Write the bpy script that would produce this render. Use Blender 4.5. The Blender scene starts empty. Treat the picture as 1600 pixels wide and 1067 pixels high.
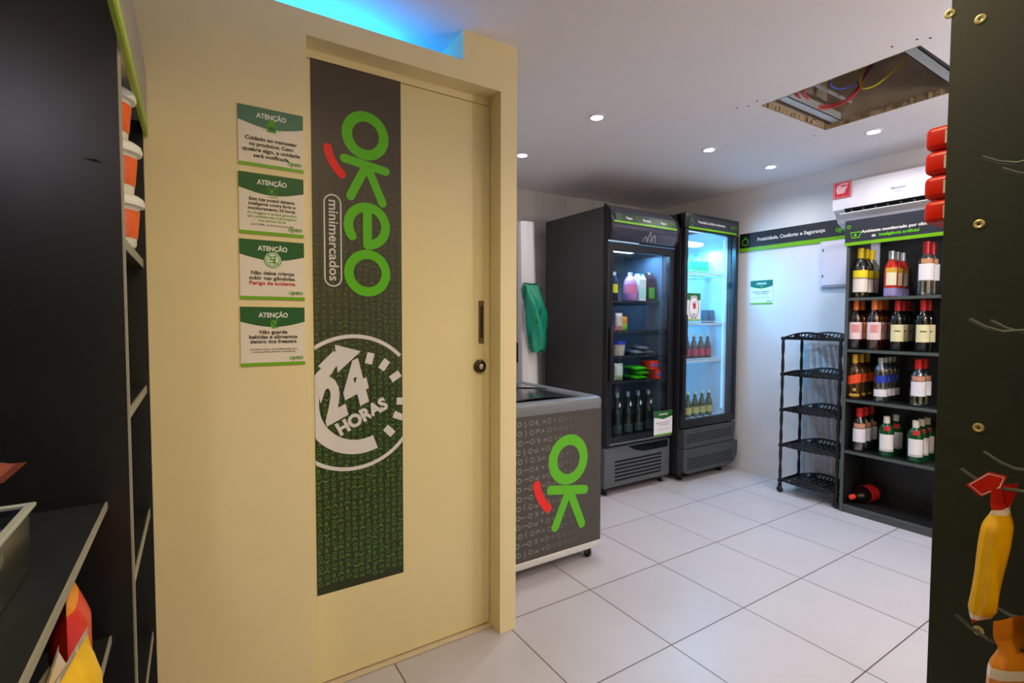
import bpy, bmesh, math, random
from mathutils import Vector, Matrix
random.seed(7)
scene = bpy.context.scene
COL = scene.collection
# ------------------------------------------------------------------ camera
CAM = Vector((-1.02236, -1.65595, 1.2)); FPX = 780.386
RGT = Vector((0.84325714, -0.5375036, 0.0026979)); DWN = Vector((-0.01961114, -0.03578187, -0.99916718)); FWD = Vector((0.53715249, 0.84250195, -0.04071438))
cd = bpy.data.cameras.new('camera'); cam = bpy.data.objects.new('camera', cd); COL.objects.link(cam)
cd.sensor_width = 36; cd.lens = FPX / 1600 * 36; cd.clip_start = 0.02
cam.matrix_world = Matrix(((RGT.x, -DWN.x, -FWD.x, CAM.x), (RGT.y, -DWN.y, -FWD.y, CAM.y), (RGT.z, -DWN.z, -FWD.z, CAM.z), (0, 0, 0, 1)))
scene.camera = cam
# ------------------------------------------------------------------ world, exposure
w = bpy.data.worlds.new('world'); scene.world = w; w.use_nodes = True
w.node_tree.nodes['Background'].inputs[0].default_value = (0.6, 0.62, 0.7, 1); w.node_tree.nodes['Background'].inputs[1].default_value = 0.0
vs = scene.view_settings; vs.view_transform = 'Standard'; vs.look = 'None'; vs.gamma = 1; vs.use_curve_mapping = False
vs.exposure = 0.55
CEIL = lambda x: 2.22 + 0.015 * x
# the lamps of the ceiling, visible ones first, then added ones: (x, y, watts, colour)
WARM = (1.0, 0.78, 0.42); COOL = (0.93, 0.93, 1.0); NEUT = (1.0, 0.93, 0.86)
LAMPS = [(0.717, 0.279, 18, COOL), (0.721, 0.966, 10, COOL), (1.642, 0.299, 20, COOL), (2.313, 0.305, 18, COOL), (2.169, -0.363, 20, COOL),
         (-0.62, -1.05, 34, WARM), (0.55, -1.35, 26, NEUT), (1.7, -1.35, 30, COOL), (-0.75, -2.2, 18, WARM), (-1.70, -2.60, 85, (0.80, 0.76, 1.0)), (0.5, -2.4, 26, NEUT)]  # unseen lamps added to raise brightness; the violet one gives the panel glare

# ------------------------------------------------------------------ helpers
def lin(c):
    if isinstance(c, str):
        c = c.lstrip('#'); c = tuple(int(c[i:i+2], 16) / 255 for i in (0, 2, 4))
    return tuple(x / 12.92 if x <= 0.04045 else ((x + 0.055) / 1.055) ** 2.4 for x in c) + (1,)
MATS = {}
def mat(name, color, rough=0.5, metal=0.0, noise=0.0, nscale=40, emit=0, coat=0.0, bump=0.0, trans=0.0, ior=1.45, spec=0.5):
    if name in MATS: return MATS[name]
    m = bpy.data.materials.new(name); m.use_nodes = True; nt = m.node_tree; b = nt.nodes['Principled BSDF']
    c = lin(color); b.inputs['Base Color'].default_value = c; b.inputs['Roughness'].default_value = rough; b.inputs['Metallic'].default_value = metal
    b.inputs['IOR'].default_value = ior; b.inputs['Transmission Weight'].default_value = trans; b.inputs['Coat Weight'].default_value = coat
    b.inputs['Specular IOR Level'].default_value = spec
    if emit: b.inputs['Emission Color'].default_value = c; b.inputs['Emission Strength'].default_value = emit
    tc = nt.nodes.new('ShaderNodeTexCoord'); n = nt.nodes.new('ShaderNodeTexNoise'); n.inputs['Scale'].default_value = nscale; n.inputs['Detail'].default_value = 4
    nt.links.new(tc.outputs['Object'], n.inputs['Vector'])
    if noise:
        mx = nt.nodes.new('ShaderNodeMix'); mx.data_type = 'RGBA'; mx.blend_type = 'MULTIPLY'; mx.inputs[0].default_value = noise
        mx.inputs[6].default_value = c; nt.links.new(n.outputs['Fac'], mx.inputs[7]); 
        cr = nt.nodes.new('ShaderNodeMapRange'); cr.inputs[1].default_value = 0.3; cr.inputs[2].default_value = 0.7; cr.inputs[3].default_value = 0.6; cr.inputs[4].default_value = 1.25
        nt.links.new(n.outputs['Fac'], cr.inputs[0]); nt.links.new(cr.outputs[0], mx.inputs[7]); nt.links.new(mx.outputs[2], b.inputs['Base Color'])
    if bump:
        bp = nt.nodes.new('ShaderNodeBump'); bp.inputs['Strength'].default_value = bump; bp.inputs['Distance'].default_value = 0.002
        nt.links.new(n.outputs['Fac'], bp.inputs['Height']); nt.links.new(bp.outputs[0], b.inputs['Normal'])
    MATS[name] = m; return m
def glass_mat(name, tint=(1, 1, 1), gloss=0.12, rough=0.02):
    if name in MATS: return MATS[name]
    m = bpy.data.materials.new(name); m.use_nodes = True; nt = m.node_tree; nt.nodes.clear()
    o = nt.nodes.new('ShaderNodeOutputMaterial'); t = nt.nodes.new('ShaderNodeBsdfTransparent'); g = nt.nodes.new('ShaderNodeBsdfGlossy')
    t.inputs[0].default_value = (*tint, 1); g.inputs['Roughness'].default_value = rough
    lw = nt.nodes.new('ShaderNodeLayerWeight'); lw.inputs[0].default_value = 0.5
    pw = nt.nodes.new('ShaderNodeMath'); pw.operation = 'POWER'; pw.inputs[1].default_value = 4; nt.links.new(lw.outputs['Facing'], pw.inputs[0])
    ma = nt.nodes.new('ShaderNodeMath'); ma.operation = 'MULTIPLY_ADD'; ma.inputs[1].default_value = .6; ma.inputs[2].default_value = gloss*.4; nt.links.new(pw.outputs[0], ma.inputs[0])
    mx = nt.nodes.new('ShaderNodeMixShader'); nt.links.new(ma.outputs[0], mx.inputs[0]); nt.links.new(t.outputs[0], mx.inputs[1]); nt.links.new(g.outputs[0], mx.inputs[2]); nt.links.new(mx.outputs[0], o.inputs[0])
    MATS[name] = m; return m

def P(px, py, ax, val):
    """the point of the plane axis=val that the photograph shows at pixel px, py"""
    d = RGT * ((px - 800) / FPX) + DWN * ((py - 533.5) / FPX) + FWD
    return CAM + d * ((val - CAM[ax]) / d[ax])

class Frame:
    def __init__(s, O, U, V): s.O, s.U, s.V = Vector(O), Vector(U).normalized(), Vector(V).normalized(); s.N = s.U.cross(s.V)
    def __call__(s, a, b, c=0.0): return s.O + s.U * a + s.V * b + s.N * c
    def rot(s, deg, a=0, b=0):
        r = math.radians(deg); return Frame(s(a, b), s.U * math.cos(r) + s.V * math.sin(r), -s.U * math.sin(r) + s.V * math.cos(r))
    def at(s, a, b, c=0): return Frame(s(a, b, c), s.U, s.V)
def front(x, y, z): return Frame((x, y, z), (1, 0, 0), (0, 0, 1))       # faces -y
def right(x, y, z): return Frame((x, y, z), (0, -1, 0), (0, 0, 1))      # faces -x

TXT = {}
def text_geo(s, bold=0.0, slant=0.0):
    k = (s, bold, slant)
    if k in TXT: return TXT[k]
    cu = bpy.data.curves.new('t', 'FONT'); cu.body = s; cu.size = 1; cu.offset = bold; cu.resolution_u = 3; cu.shear = slant
    o = bpy.data.objects.new('t', cu); COL.objects.link(o)
    dg = bpy.context.evaluated_depsgraph_get(); me = bpy.data.meshes.new_from_object(o.evaluated_get(dg))
    vs_ = [(v.co.x, v.co.y) for v in me.vertices]; fs = [tuple(p.vertices) for p in me.polygons]
    bpy.data.objects.remove(o); bpy.data.curves.remove(cu); bpy.data.meshes.remove(me)
    if vs_:
        x0 = min(v[0] for v in vs_); x1 = max(v[0] for v in vs_)
    else: x0 = x1 = 0
    TXT[k] = (vs_, fs, x0, x1); return TXT[k]

class MB:
    def __init__(s): s.v = []; s.f = []; s.m = []
    def add(s, vs_, fs, mi=0):
        n = len(s.v); s.v += [tuple(v) for v in vs_]; s.f += [tuple(i + n for i in f) for f in fs]; s.m += [mi] * len(fs); return s
    def box(s, x0, x1, y0, y1, z0, z1, mi=0):
        x0, x1 = sorted((x0, x1)); y0, y1 = sorted((y0, y1)); z0, z1 = sorted((z0, z1))
        return s.add([(x0,y0,z0),(x1,y0,z0),(x1,y1,z0),(x0,y1,z0),(x0,y0,z1),(x1,y0,z1),(x1,y1,z1),(x0,y1,z1)],
                     [(0,3,2,1),(4,5,6,7),(0,1,5,4),(1,2,6,5),(2,3,7,6),(3,0,4,7)], mi)
    def rbox(s, x0, x1, y0, y1, z0, z1, r=0.01, mi=0, n=3):
        """box with its vertical edges and its top and bottom edges rounded"""
        def ring(e, z):
            out = []; rr = max(r - e, 0.0005)
            for cx, cy, a0 in ((x1-r, y1-r, 0), (x0+r, y1-r, 90), (x0+r, y0+r, 180), (x1-r, y0+r, 270)):
                for k in range(n + 1):
                    a = math.radians(a0 + 90 * k / n); out.append((cx + rr*math.cos(a), cy + rr*math.sin(a), z))
            return out
        rings = []
        for k in range(n + 1):
            a = math.pi/2 * k / n; rings.append(ring(r - r*math.sin(a), z0 + r - r*math.cos(a)))
        for k in range(n + 1):
            a = math.pi/2 * k / n; rings.append(ring(r - r*math.cos(a), z1 - r + r*math.sin(a)))
        return s.loft(rings, mi)
    def loft(s, rings, mi=0, caps=True, closed=True):
        n = len(rings[0]); vs_ = [v for r in rings for v in r]; fs = []
        for i in range(len(rings) - 1):
            for j in range(n if closed else n - 1):
                k = (j + 1) % n; fs.append((i*n+j, i*n+k, (i+1)*n+k, (i+1)*n+j))
        if caps: fs.append(tuple(range(n))[::-1]); fs.append(tuple((len(rings)-1)*n + j for j in range(n)))
        return s.add(vs_, fs, mi)
    def lathe(s, prof, c=(0,0,0), n=24, mi=0, arc=None, M=None, sx=1, sy=1):
        a0, a1 = arc or (0, 360); full = arc is None; k = n if full else n + 1; rings = []
        for r, z in prof:
            ring = []
            for j in range(k):
                a = math.radians(a0 + (a1-a0)*j/n); p = Vector((r*math.cos(a)*sx, r*math.sin(a)*sy, z))
                if M: p = M @ p
                ring.append(tuple(p + Vector(c)))
            rings.append(ring)
        return s.loft(rings, mi, caps=full, closed=full)
    def tube(s, pts, r, n=8, mi=0):
        pts = [Vector(p) for p in pts]; rings = []; up = None
        for i, p in enumerate(pts):
            t = (pts[min(i+1, len(pts)-1)] - pts[max(i-1, 0)]).normalized()
            if up is None: up = t.orthogonal().normalized()
            up = (up - t*up.dot(t)).normalized(); b = t.cross(up); rr = r[i] if isinstance(r, (list, tuple)) else r
            rings.append([tuple(p + (up*math.cos(2*math.pi*j/n) + b*math.sin(2*math.pi*j/n))*rr) for j in range(n)])
        return s.loft(rings, mi)
    def rect(s, fr, a0, a1, b0, b1, c=0, mi=0): return s.poly(fr, [(a0,b0),(a1,b0),(a1,b1),(a0,b1)], c, mi)
    def poly(s, fr, pts, c=0, mi=0): return s.add([fr(a, b, c) for a, b in pts], [tuple(range(len(pts)))], mi)
    def slab(s, fr, pts, c0, c1, mi=0):
        n = len(pts); return s.add([fr(a,b,c0) for a,b in pts] + [fr(a,b,c1) for a,b in pts],
            [tuple(range(n))[::-1], tuple(range(n, 2*n))] + [(i, (i+1)%n, n+(i+1)%n, n+i) for i in range(n)], mi)
    def disc(s, fr, a, b, r, c=0, mi=0, n=20, r2=None):
        return s.poly(fr, [(a + r*math.cos(2*math.pi*k/n), b + (r2 or r)*math.sin(2*math.pi*k/n)) for k in range(n)], c, mi)
    def stroke(s, fr, pts, w, c=0, mi=0, closed=False, cap=True, clamp=None):
        """a flat line of width w (one number or one per point) through pts"""
        n = len(pts); L = []; R = []
        for i in range(n):
            p = pts[i]; a = pts[(i-1) % n] if (closed or i) else p; b = pts[(i+1) % n] if (closed or i < n-1) else p
            d = Vector((b[0]-a[0], b[1]-a[1])).normalized(); ww = (w[i] if isinstance(w, (list, tuple)) else w) / 2
            L.append((p[0]-d.y*ww, p[1]+d.x*ww)); R.append((p[0]+d.y*ww, p[1]-d.x*ww))
        V = L + R
        if clamp: V = [(min(max(a, clamp[0]), clamp[1]), b) for a, b in V]
        fs = [(n+i, n+(i+1)%n, (i+1)%n, i) for i in range(n if closed else n-1)]
        s.add([fr(a, b, c) for a, b in V], fs, mi)
        if cap and not closed:
            for q in (0, n-1): s.disc(fr, pts[q][0], pts[q][1], (w[q] if isinstance(w, (list, tuple)) else w)/2, c + 0.00002, mi, 14)
        return s
    def text(s, fr, txt, a, b, h, width=None, c=0, mi=0, bold=0.02, align='c', slant=0.0):
        vs_, fs, x0, x1 = text_geo(txt, bold, slant)
        if not vs_: return s
        sy = h / 0.72; sx = (width / (x1-x0)) if width else sy*0.95; wd = (x1-x0)*sx
        off = a - wd/2 if align == 'c' else a
        return s.add([fr(off + (x-x0)*sx, b + y*sy, c) for x, y in vs_], fs, mi)
    def build(s, name, mats, parent=None, smooth=True, bevel=0, angle=35):
        me = bpy.data.meshes.new(name); me.from_pydata(s.v, [], s.f)
        if not isinstance(mats, (list, tuple)): mats = [mats]
        for m in mats: me.materials.append(m)
        me.polygons.foreach_set('material_index', s.m)
        if smooth:
            me.polygons.foreach_set('use_smooth', [True]*len(s.f)); me.set_sharp_from_angle(angle=math.radians(angle))
        me.update(); o = bpy.data.objects.new(name, me); COL.objects.link(o)
        if parent is not None:
            o.parent = parent; o.matrix_parent_inverse = Matrix.Translation(-parent_loc(parent))
        if bevel:
            bv = o.modifiers.new('bevel', 'BEVEL'); bv.width = bevel; bv.segments = 2; bv.limit_method = 'ANGLE'; bv.angle_limit = math.radians(40)
        return o
def parent_loc(p):
    l = Vector(p.location)
    return l if p.parent is None else l
def tag(o, label=None, cat=None, group=None, kind=None):
    if label: o['label'] = label
    if cat: o['category'] = cat
    if group: o['group'] = group
    if kind: o['kind'] = kind
    return o
def thing(name, label, cat, loc=(0,0,0), group=None):
    o = bpy.data.objects.new(name, None); COL.objects.link(o); o.location = loc; o.empty_display_size = 0.05
    return tag(o, label, cat, group)
def struct(o): o['kind'] = 'structure'; return o
def dup(o, delta, label, parent=None):
    c = o.copy(); COL.objects.link(c)
    if parent is None:
        c.location = Vector(o.location) + Vector(delta); c['label'] = label
    else:
        inv = o.matrix_parent_inverse.copy(); c.parent = parent; c.matrix_parent_inverse = inv if o.parent.parent is not None else Matrix.Translation(-Vector(o.parent.location))
    for ch in list(o.children): dup(ch, delta, label, c)
    return c

# ------------------------------------------------------------------ materials
def tile_mat(name, base, grout, size, ax, off, width, rough, bumpy=0.3):
    """square or oblong tiles with grout lines, laid out in metres on the object's own axes"""
    m = bpy.data.materials.new(name); m.use_nodes = True; nt = m.node_tree; b = nt.nodes['Principled BSDF']; L = nt.links
    tc = nt.nodes.new('ShaderNodeTexCoord'); sp = nt.nodes.new('ShaderNodeSeparateXYZ'); L.new(tc.outputs['Object'], sp.inputs[0])
    def M(op, a, b_=None):
        n = nt.nodes.new('ShaderNodeMath'); n.operation = op
        for i, q in enumerate((a, b_)):
            if q is None: continue
            if isinstance(q, (int, float)): n.inputs[i].default_value = q
            else: L.new(q, n.inputs[i])
        return n.outputs[0]
    lines = []; cells = []
    for k in range(2):
        s_ = M('DIVIDE', M('SUBTRACT', sp.outputs[ax[k]], off[k]), size[k])
        cells.append(M('FLOOR', s_)); fr = M('FRACT', s_)
        dist = M('MULTIPLY', M('MINIMUM', fr, M('SUBTRACT', 1.0, fr)), size[k]); lines.append(dist)
    dmin = M('MINIMUM', lines[0], lines[1])
    g = nt.nodes.new('ShaderNodeMapRange'); g.inputs[1].default_value = width*0.5; g.inputs[2].default_value = width*1.1; L.new(dmin, g.inputs[0])
    cx = nt.nodes.new('ShaderNodeCombineXYZ'); L.new(cells[0], cx.inputs[0]); L.new(cells[1], cx.inputs[1])
    wn = nt.nodes.new('ShaderNodeTexWhiteNoise'); L.new(cx.outputs[0], wn.inputs['Vector'])
    nz = nt.nodes.new('ShaderNodeTexNoise'); nz.inputs['Scale'].default_value = 5; nz.inputs['Detail'].default_value = 5; L.new(tc.outputs['Object'], nz.inputs['Vector'])
    v = M('ADD', M('MULTIPLY', wn.outputs['Value'], 0.05), M('ADD', M('MULTIPLY', nz.outputs['Fac'], 0.10), 0.90))
    mul = nt.nodes.new('ShaderNodeMix'); mul.data_type = 'RGBA'; mul.blend_type = 'MULTIPLY'; mul.inputs[0].default_value = 1; mul.inputs[6].default_value = lin(base)
    L.new(v, mul.inputs[7])
    mx = nt.nodes.new('ShaderNodeMix'); mx.data_type = 'RGBA'; mx.inputs[6].default_value = lin(grout); L.new(g.outputs[0], mx.inputs[0]); L.new(mul.outputs[2], mx.inputs[7])
    L.new(mx.outputs[2], b.inputs['Base Color']); b.inputs['Roughness'].default_value = rough
    bp = nt.nodes.new('ShaderNodeBump'); bp.inputs['Strength'].default_value = bumpy; bp.inputs['Distance'].default_value = 0.002; L.new(g.outputs[0], bp.inputs['Height']); L.new(bp.outputs[0], b.inputs['Normal'])
    return m
TILE = 0.4515344
m_floor = tile_mat('floor_tiles', '#b7b1b3', '#5b473a', (TILE, TILE), (0, 1), (0, 0), 0.0028, 0.33)
m_back = tile_mat('wall_tiles', '#c9c4c4', '#8d8886', (0.305, 0.43), (0, 2), (1.01, 0.165), 0.002, 0.3)
m_wall = mat('cream_paint', '#e8d8a6', 0.55, noise=0.06, nscale=3)
m_wallw = mat('white_paint', '#d9d6d6', 0.55, noise=0.05, nscale=3)
m_ceil = mat('ceiling_paint', '#ece8ea', 0.8, noise=0.05, nscale=2)
m_door = mat('door_laminate', '#e3d49e', 0.32, noise=0.04, nscale=4)
m_gap = mat('dark_gap', '#17130e', 0.8)
m_lam = mat('black_laminate', '#17181b', 0.30, noise=0.25, nscale=90, bump=0.05)
m_lamR = mat('black_laminate_panel', '#292f27', 0.5, noise=0.3, nscale=120, bump=0.05)
m_shelf = mat('black_shelf', '#1e2022', 0.4, noise=0.2, nscale=60)
m_edge = mat('shelf_edge_band', '#8f8d7d', 0.5)
m_shedge = mat('dark_edge_band', '#4a5350', 0.45)
m_black = mat('black_plastic', '#151619', 0.4)
m_dark = mat('fridge_black', '#1a1b1f', 0.32)
m_side = mat('fridge_side_grey', '#3c3a3b', 0.5, noise=0.15, nscale=200, bump=0.05)
m_header = mat('fridge_header', '#3b3a48', 0.16, coat=0.5)
m_grey = mat('grille_grey', '#54585e', 0.42)
m_grille2 = mat('grille_charcoal', '#3f4347', 0.45)
m_green = mat('logo_green', '#5cb811', 0.4)
m_line = mat('strip_green', '#6fae0c', 0.4)
m_dgreen = mat('sign_dark_green', '#1e5c26', 0.45)
m_sage = mat('sign_sage_green', '#44725a', 0.45)
m_red = mat('logo_red', '#e8221a', 0.4)
m_white = mat('white_plastic', '#e2e0e2', 0.35)
m_print = mat('white_print', '#d8d4cf', 0.5)
m_paper = mat('sign_white', '#e6ddcb', 0.5)
m_ink = mat('sign_ink', '#3c3a34', 0.6)
m_inkred = mat('sign_red_ink', '#c8322e', 0.6)
m_inkgr = mat('sign_green_ink', '#58a01c', 0.6)
m_navy = mat('banner_charcoal', '#2b2f38', 0.4)
m_sticker = mat('red_sticker', '#cb3040', 0.45)
m_pink = mat('pale_pink_print', '#eab9bd', 0.5)
m_metal = mat('brushed_metal', '#b9b8b5', 0.3, metal=1)
m_brass = mat('brass', '#d9c98a', 0.35, metal=0.6)
m_iron = mat('hook_wire', '#6a7068', 0.35, metal=0.7)
m_glass = glass_mat('door_glass', (0.93, 0.97, 1.0), 0.10)
m_lens = mat('lamp_lens', '#ffffff', 0.5, emit=14)
m_tubeE = mat('fridge_tube', '#cfeaff', 0.5, emit=7)
m_concrete = mat('plenum_concrete', '#a89a88', 0.9, noise=0.8, nscale=5, bump=0.6)
m_plaster = mat('broken_plaster', '#a59074', 0.9, noise=0.7, nscale=30, bump=0.5)
m_steel = mat('galvanised_steel', '#c4ccd0', 0.4, metal=0.5)
m_tray = mat('acrylic', '#c7cfc8', 0.15, trans=0.7)
m_void = mat('recess_black', '#060606', 0.9)

# ------------------------------------------------------------------ setting
X0, X1, Y0, Y1 = -1.80, 2.73, -3.2, 1.66
fl = MB().box(X0, X1, Y0, Y1, -0.1, 0).build('floor', m_floor, smooth=False); struct(fl)
# ceiling with the square hole cut for a hatch; slightly out of level
HX0, HX1, HY0, HY1 = 1.30, 1.915, -0.86, -0.235
xs = [X0, HX0, HX1, X1]; ys = [Y0, HY0, HY1, Y1]; c_ = MB()
for i in range(3):
    for j in range(3):
        if i == 1 and j == 1: continue
        a, b, c, d = xs[i], xs[i+1], ys[j], ys[j+1]
        c_.add([(a,c,CEIL(a)),(b,c,CEIL(b)),(b,d,CEIL(b)),(a,d,CEIL(a)),(a,c,CEIL(a)+.3),(b,c,CEIL(b)+.3),(b,d,CEIL(b)+.3),(a,d,CEIL(a)+.3)],
               [(0,3,2,1),(4,5,6,7),(0,1,5,4),(1,2,6,5),(2,3,7,6),(3,0,4,7)])
ce = c_.build('ceiling', m_ceil, smooth=False); struct(ce)
# the hatch: plenum walls and slab above, ragged board edge, two steel rails
h = MB(); zc = CEIL(1.6)
h.box(HX0-.25, HX1+.25, HY0-.25, HY1+.25, zc+.30, zc+.34)
h.build('plenum_slab', m_concrete, ce, smooth=False)
pl = MB(); z0 = zc + .02
for a in ((HX0-.002, HX0+.004, HY0, HY1), (HX1-.004, HX1+.002, HY0, HY1), (HX0, HX1, HY0-.002, HY0+.004), (HX0, HX1, HY1-.004, HY1+.002)): pl.box(*a, z0, zc+.31)
pl.build('plenum_side', m_concrete, ce, smooth=False)
pg = MB(); rnd = random.Random(3)
def ragged(p, q, nrm, n=26):
    for k in range(n):
        a = Vector(p).lerp(Vector(q), k/n); b = Vector(p).lerp(Vector(q), (k+1)/n); w0 = rnd.uniform(.002, .016); nv = Vector(nrm)
        pts = [a, b, b + nv*w0, a + nv*w0*rnd.uniform(.5, 1.2)]
        pg.add([(v.x, v.y, CEIL(v.x)-.001) for v in pts] + [(v.x, v.y, CEIL(v.x)+rnd.uniform(.012, .03)) for v in pts], [(0,1,2,3),(4,7,6,5),(0,4,5,1),(1,5,6,2),(2,6,7,3),(3,7,4,0)])
ragged((HX1, HY0, 0), (HX1, HY1, 0), (-1, 0, 0)); ragged((HX1, HY1, 0), (HX0, HY1, 0), (0, -1, 0)); ragged((HX0, HY1, 0), (HX0, HY0, 0), (.5, 0, 0), 14)
pg.build('torn_plasterboard_edge', m_plaster, ce, smooth=False)
for yy, s_ in ((HY1-.055, 1), (HY0+.06, 1)):
    r = MB(); zz = zc + .03
    r.box(HX0, HX1, yy-.022, yy+.022, zz, zz+.003); r.box(HX0, HX1, yy-.022, yy-.019, zz, zz+.04); r.box(HX0, HX1, yy+.019, yy+.022, zz, zz+.04)
    r.build('ceiling_rail', m_steel, ce, smooth=False)
r = MB(); r.box(HX0, HX1, HY1-.128, HY1-.122, zc+.10, zc+.115); r.build('ceiling_rail', m_steel, ce, smooth=False)
pp = MB(); pp.box(HX0+.22, HX0+.42, HY0+.12, HY1-.2, zc+.2, zc+.3); pp.build('plenum_duct', mat('duct_grey', '#2f3238', .7, noise=.5, nscale=8), ce)
pp = MB(); pp.box(HX0, HX0+.16, HY0+.14, HY0+.30, zc+.16, zc+.3); pp.build('junction_box', mat('junction_cream', '#b9ae84', .6), ce, bevel=.004)
hol = MB()
for (x, y) in ((1.255,-.20),(1.235,-.255),(1.22,-.16),(1.27,-.90),(1.24,-.87),(1.22,-.80),(1.95,-.16)):
    hol.lathe([(0.004, 0), (0.004, .002)], (x, y, CEIL(x)-.0015), n=8)
hol.build('screw_hole', m_void, ce)

# walls
def quadbox(mb, x0, x1, y0, y1, z0, topover=0.02, mi=0):
    return mb.box(x0, x1, y0, y1, z0, 2.30, mi)
FY = -0.055; DL, DR, DT = -0.725, -0.053, 2.043; SLZ = 2.114; SX = -0.207; WT = 0.10
wf = MB()
wf.box(X0, DL, FY, WT, 0, SLZ); wf.box(DL, DR, FY, WT, DT, SLZ); wf.box(DR, 0.018, FY, WT, 0, SLZ); wf.box(SX, 0.018, FY, WT, SLZ, 2.23)
wfo = wf.build('wall_front', m_wall, smooth=False); struct(wfo)
# the slot above the wall runs back over the pocket room behind it
nb = MB(); nb.box(X0, 0.018, WT, 0.60, SLZ-.05, SLZ-.0); nb.box(X0, 0.018, 0.55, 0.60, SLZ, 2.23); nb.box(SX, 0.018, WT, 0.55, SLZ, 2.23)
nbo = nb.build('wall_slot', m_wallw, smooth=False); struct(nbo)
wr = MB().box(X1, X1+.1, Y0, Y1+.1, 0, 2.32).build('wall_right', m_wallw, smooth=False); struct(wr)
wb = MB().box(0.018-.1, X1, Y1, Y1+.1, 0, 2.32).build('wall_back', m_back, smooth=False); struct(wb)
wa = MB().box(-.082, 0.018, WT, Y1, 0, 2.32)
wa = wa.build('wall_alcove', m_wallw, smooth=False); struct(wa)
wl = MB().box(X0-.1, X0, Y0, 0.6, 0, 2.32).build('wall_left', m_wall, smooth=False); struct(wl)
wn = MB().box(X0-.1, X1+.1, Y0-.1, Y0, 0, 2.32).build('wall_near', m_wall, smooth=False); struct(wn)
# dark band low on the back wall, beside the freezer
bd = MB().box(0.018, 1.30, Y1-.012, Y1, 0.875, 1.03).build('trim_1', mat('dark_band', '#1c1d18', .4), smooth=False); struct(bd)
sl = MB().box(DL, DR, -.001, .058, 0.0, 0.004).build('trim_2', mat('sill_stone', '#c6b598', .4), smooth=False); struct(sl)

# door: slab, head track, edge gap, printed decal, long pull, lock
DY = 0.025
door = MB().box(DL+.002, DR-.002, DY, DY+.035, 0.008, DT-.028).build('door_1', m_door, smooth=False, bevel=.001); struct(door)
tr = MB(); tr.box(DL, DR, DY-.001, DY+.045, DT-.026, DT); tr.build('door_track', m_wall, door, smooth=False)
tr = MB(); tr.box(DL, DR, DY+.012, DY+.045, 0, .009); tr.box(DL, DR, DY+.002, DY+.03, DT-.030, DT-.0265)
tr.build('door_gap', m_gap, door, smooth=False)

def okeo_shapes(unit):
    """the sign's figure-and-letters mark, reading along +a"""
    el = []
    ring = [(.75*math.cos(t)+.0, .70*math.sin(t)*1.05) for t in [2*math.pi*k/40 for k in range(40)]]
    el.append(('g', ring, .40, True))
    el.append(('g', [(1.02, -.84), (1.28, .80)], .34, False))
    el.append(('g', [(1.15, .03), (2.45, -.62)], .34, False)); el.append(('g', [(1.15, .03), (2.58, .66)], .34, False))
    sm = [(.70+.95*t + .02, -1.47 + .10*t + .42*t*t) for t in [k/8 for k in range(9)]]
    el.append(('r', sm, .32, False))
    e = [(3.55 + .74*math.cos(t), .03 + .74*math.sin(t)) for t in [math.radians(-52 - 8) + 0 for _ in range(0)]]
    e = []
    # the e: bar along a, open at the lower right
    for k in range(33):
        t = math.radians(0 + 305*k/32); e.append((3.57 + .75*math.cos(t), .03 + .75*math.sin(t)))
    el.append(('g', e, .37, False)); el.append(('g', [(2.85, .03), (4.32, .03)], .36, False))
    el.append(('g', [(5.45 + .75*math.cos(t), .03 + .75*math.sin(t)) for t in [2*math.pi*k/40 for k in range(40)]], .37, True))
    return [(k, [(a*unit, b*unit) for a, b in pts], w_*unit, cl) for k, pts, w_, cl in el]
def okeo(mb, fr, unit, c, gi, ri, only=None):
    for n, (k, pts, w_, cl) in enumerate(okeo_shapes(unit)):
        if only and n >= only: break
        mb.stroke(fr, pts, w_, c + n*.00025, gi if k == 'g' else ri, closed=cl)

def fade_mat(name, base, ink, axis, v0, v1, lo=0.0, hi=1.0):
    """print colours blending from base to ink along one axis of the board"""
    m = bpy.data.materials.new(name); m.use_nodes = True; nt = m.node_tree; b = nt.nodes['Principled BSDF']; b.inputs['Roughness'].default_value = 0.42
    tc = nt.nodes.new('ShaderNodeTexCoord'); sp = nt.nodes.new('ShaderNodeSeparateXYZ'); mr = nt.nodes.new('ShaderNodeMapRange')
    mr.inputs[1].default_value = v0; mr.inputs[2].default_value = v1; mr.inputs[3].default_value = lo; mr.inputs[4].default_value = hi
    mx = nt.nodes.new('ShaderNodeMix'); mx.data_type = 'RGBA'; mx.inputs[6].default_value = lin(base); mx.inputs[7].default_value = lin(ink)
    nt.links.new(tc.outputs['Object'], sp.inputs[0]); nt.links.new(sp.outputs[axis], mr.inputs[0]); nt.links.new(mr.outputs[0], mx.inputs[0]); nt.links.new(mx.outputs[2], b.inputs['Base Color']); return m
BX0, BX1, BZ0, BZ1 = -0.700, -0.4075, 0.304, 2.019
mb = MB(); f0 = front(0, DY, 0)
m_bbase = fade_mat('banner_base', '#272f0f', '#4c4237', 2, 0.9, 1.75)  # ground blends from dark green to grey-brown towards the top
m_bink = fade_mat('banner_print_letters', '#4d7d2a', '#4f4539', 2, 0.70, 1.74)
mb.slab(f0, [(BX0,BZ0),(BX1,BZ0),(BX1,BZ1),(BX0,BZ1)], 0.0002, 0.0010, 0)
WORDS = ['OK\u0259O\u02dcOKeO>', 'OKeO\u02d2OKeO(', 'eO(OKeOKO', 'KeO<OKeO)', 'O(OKeOXOK']
ncol = 13; cw = (BX1-BX0)/ncol; rnd = random.Random(11)
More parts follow.
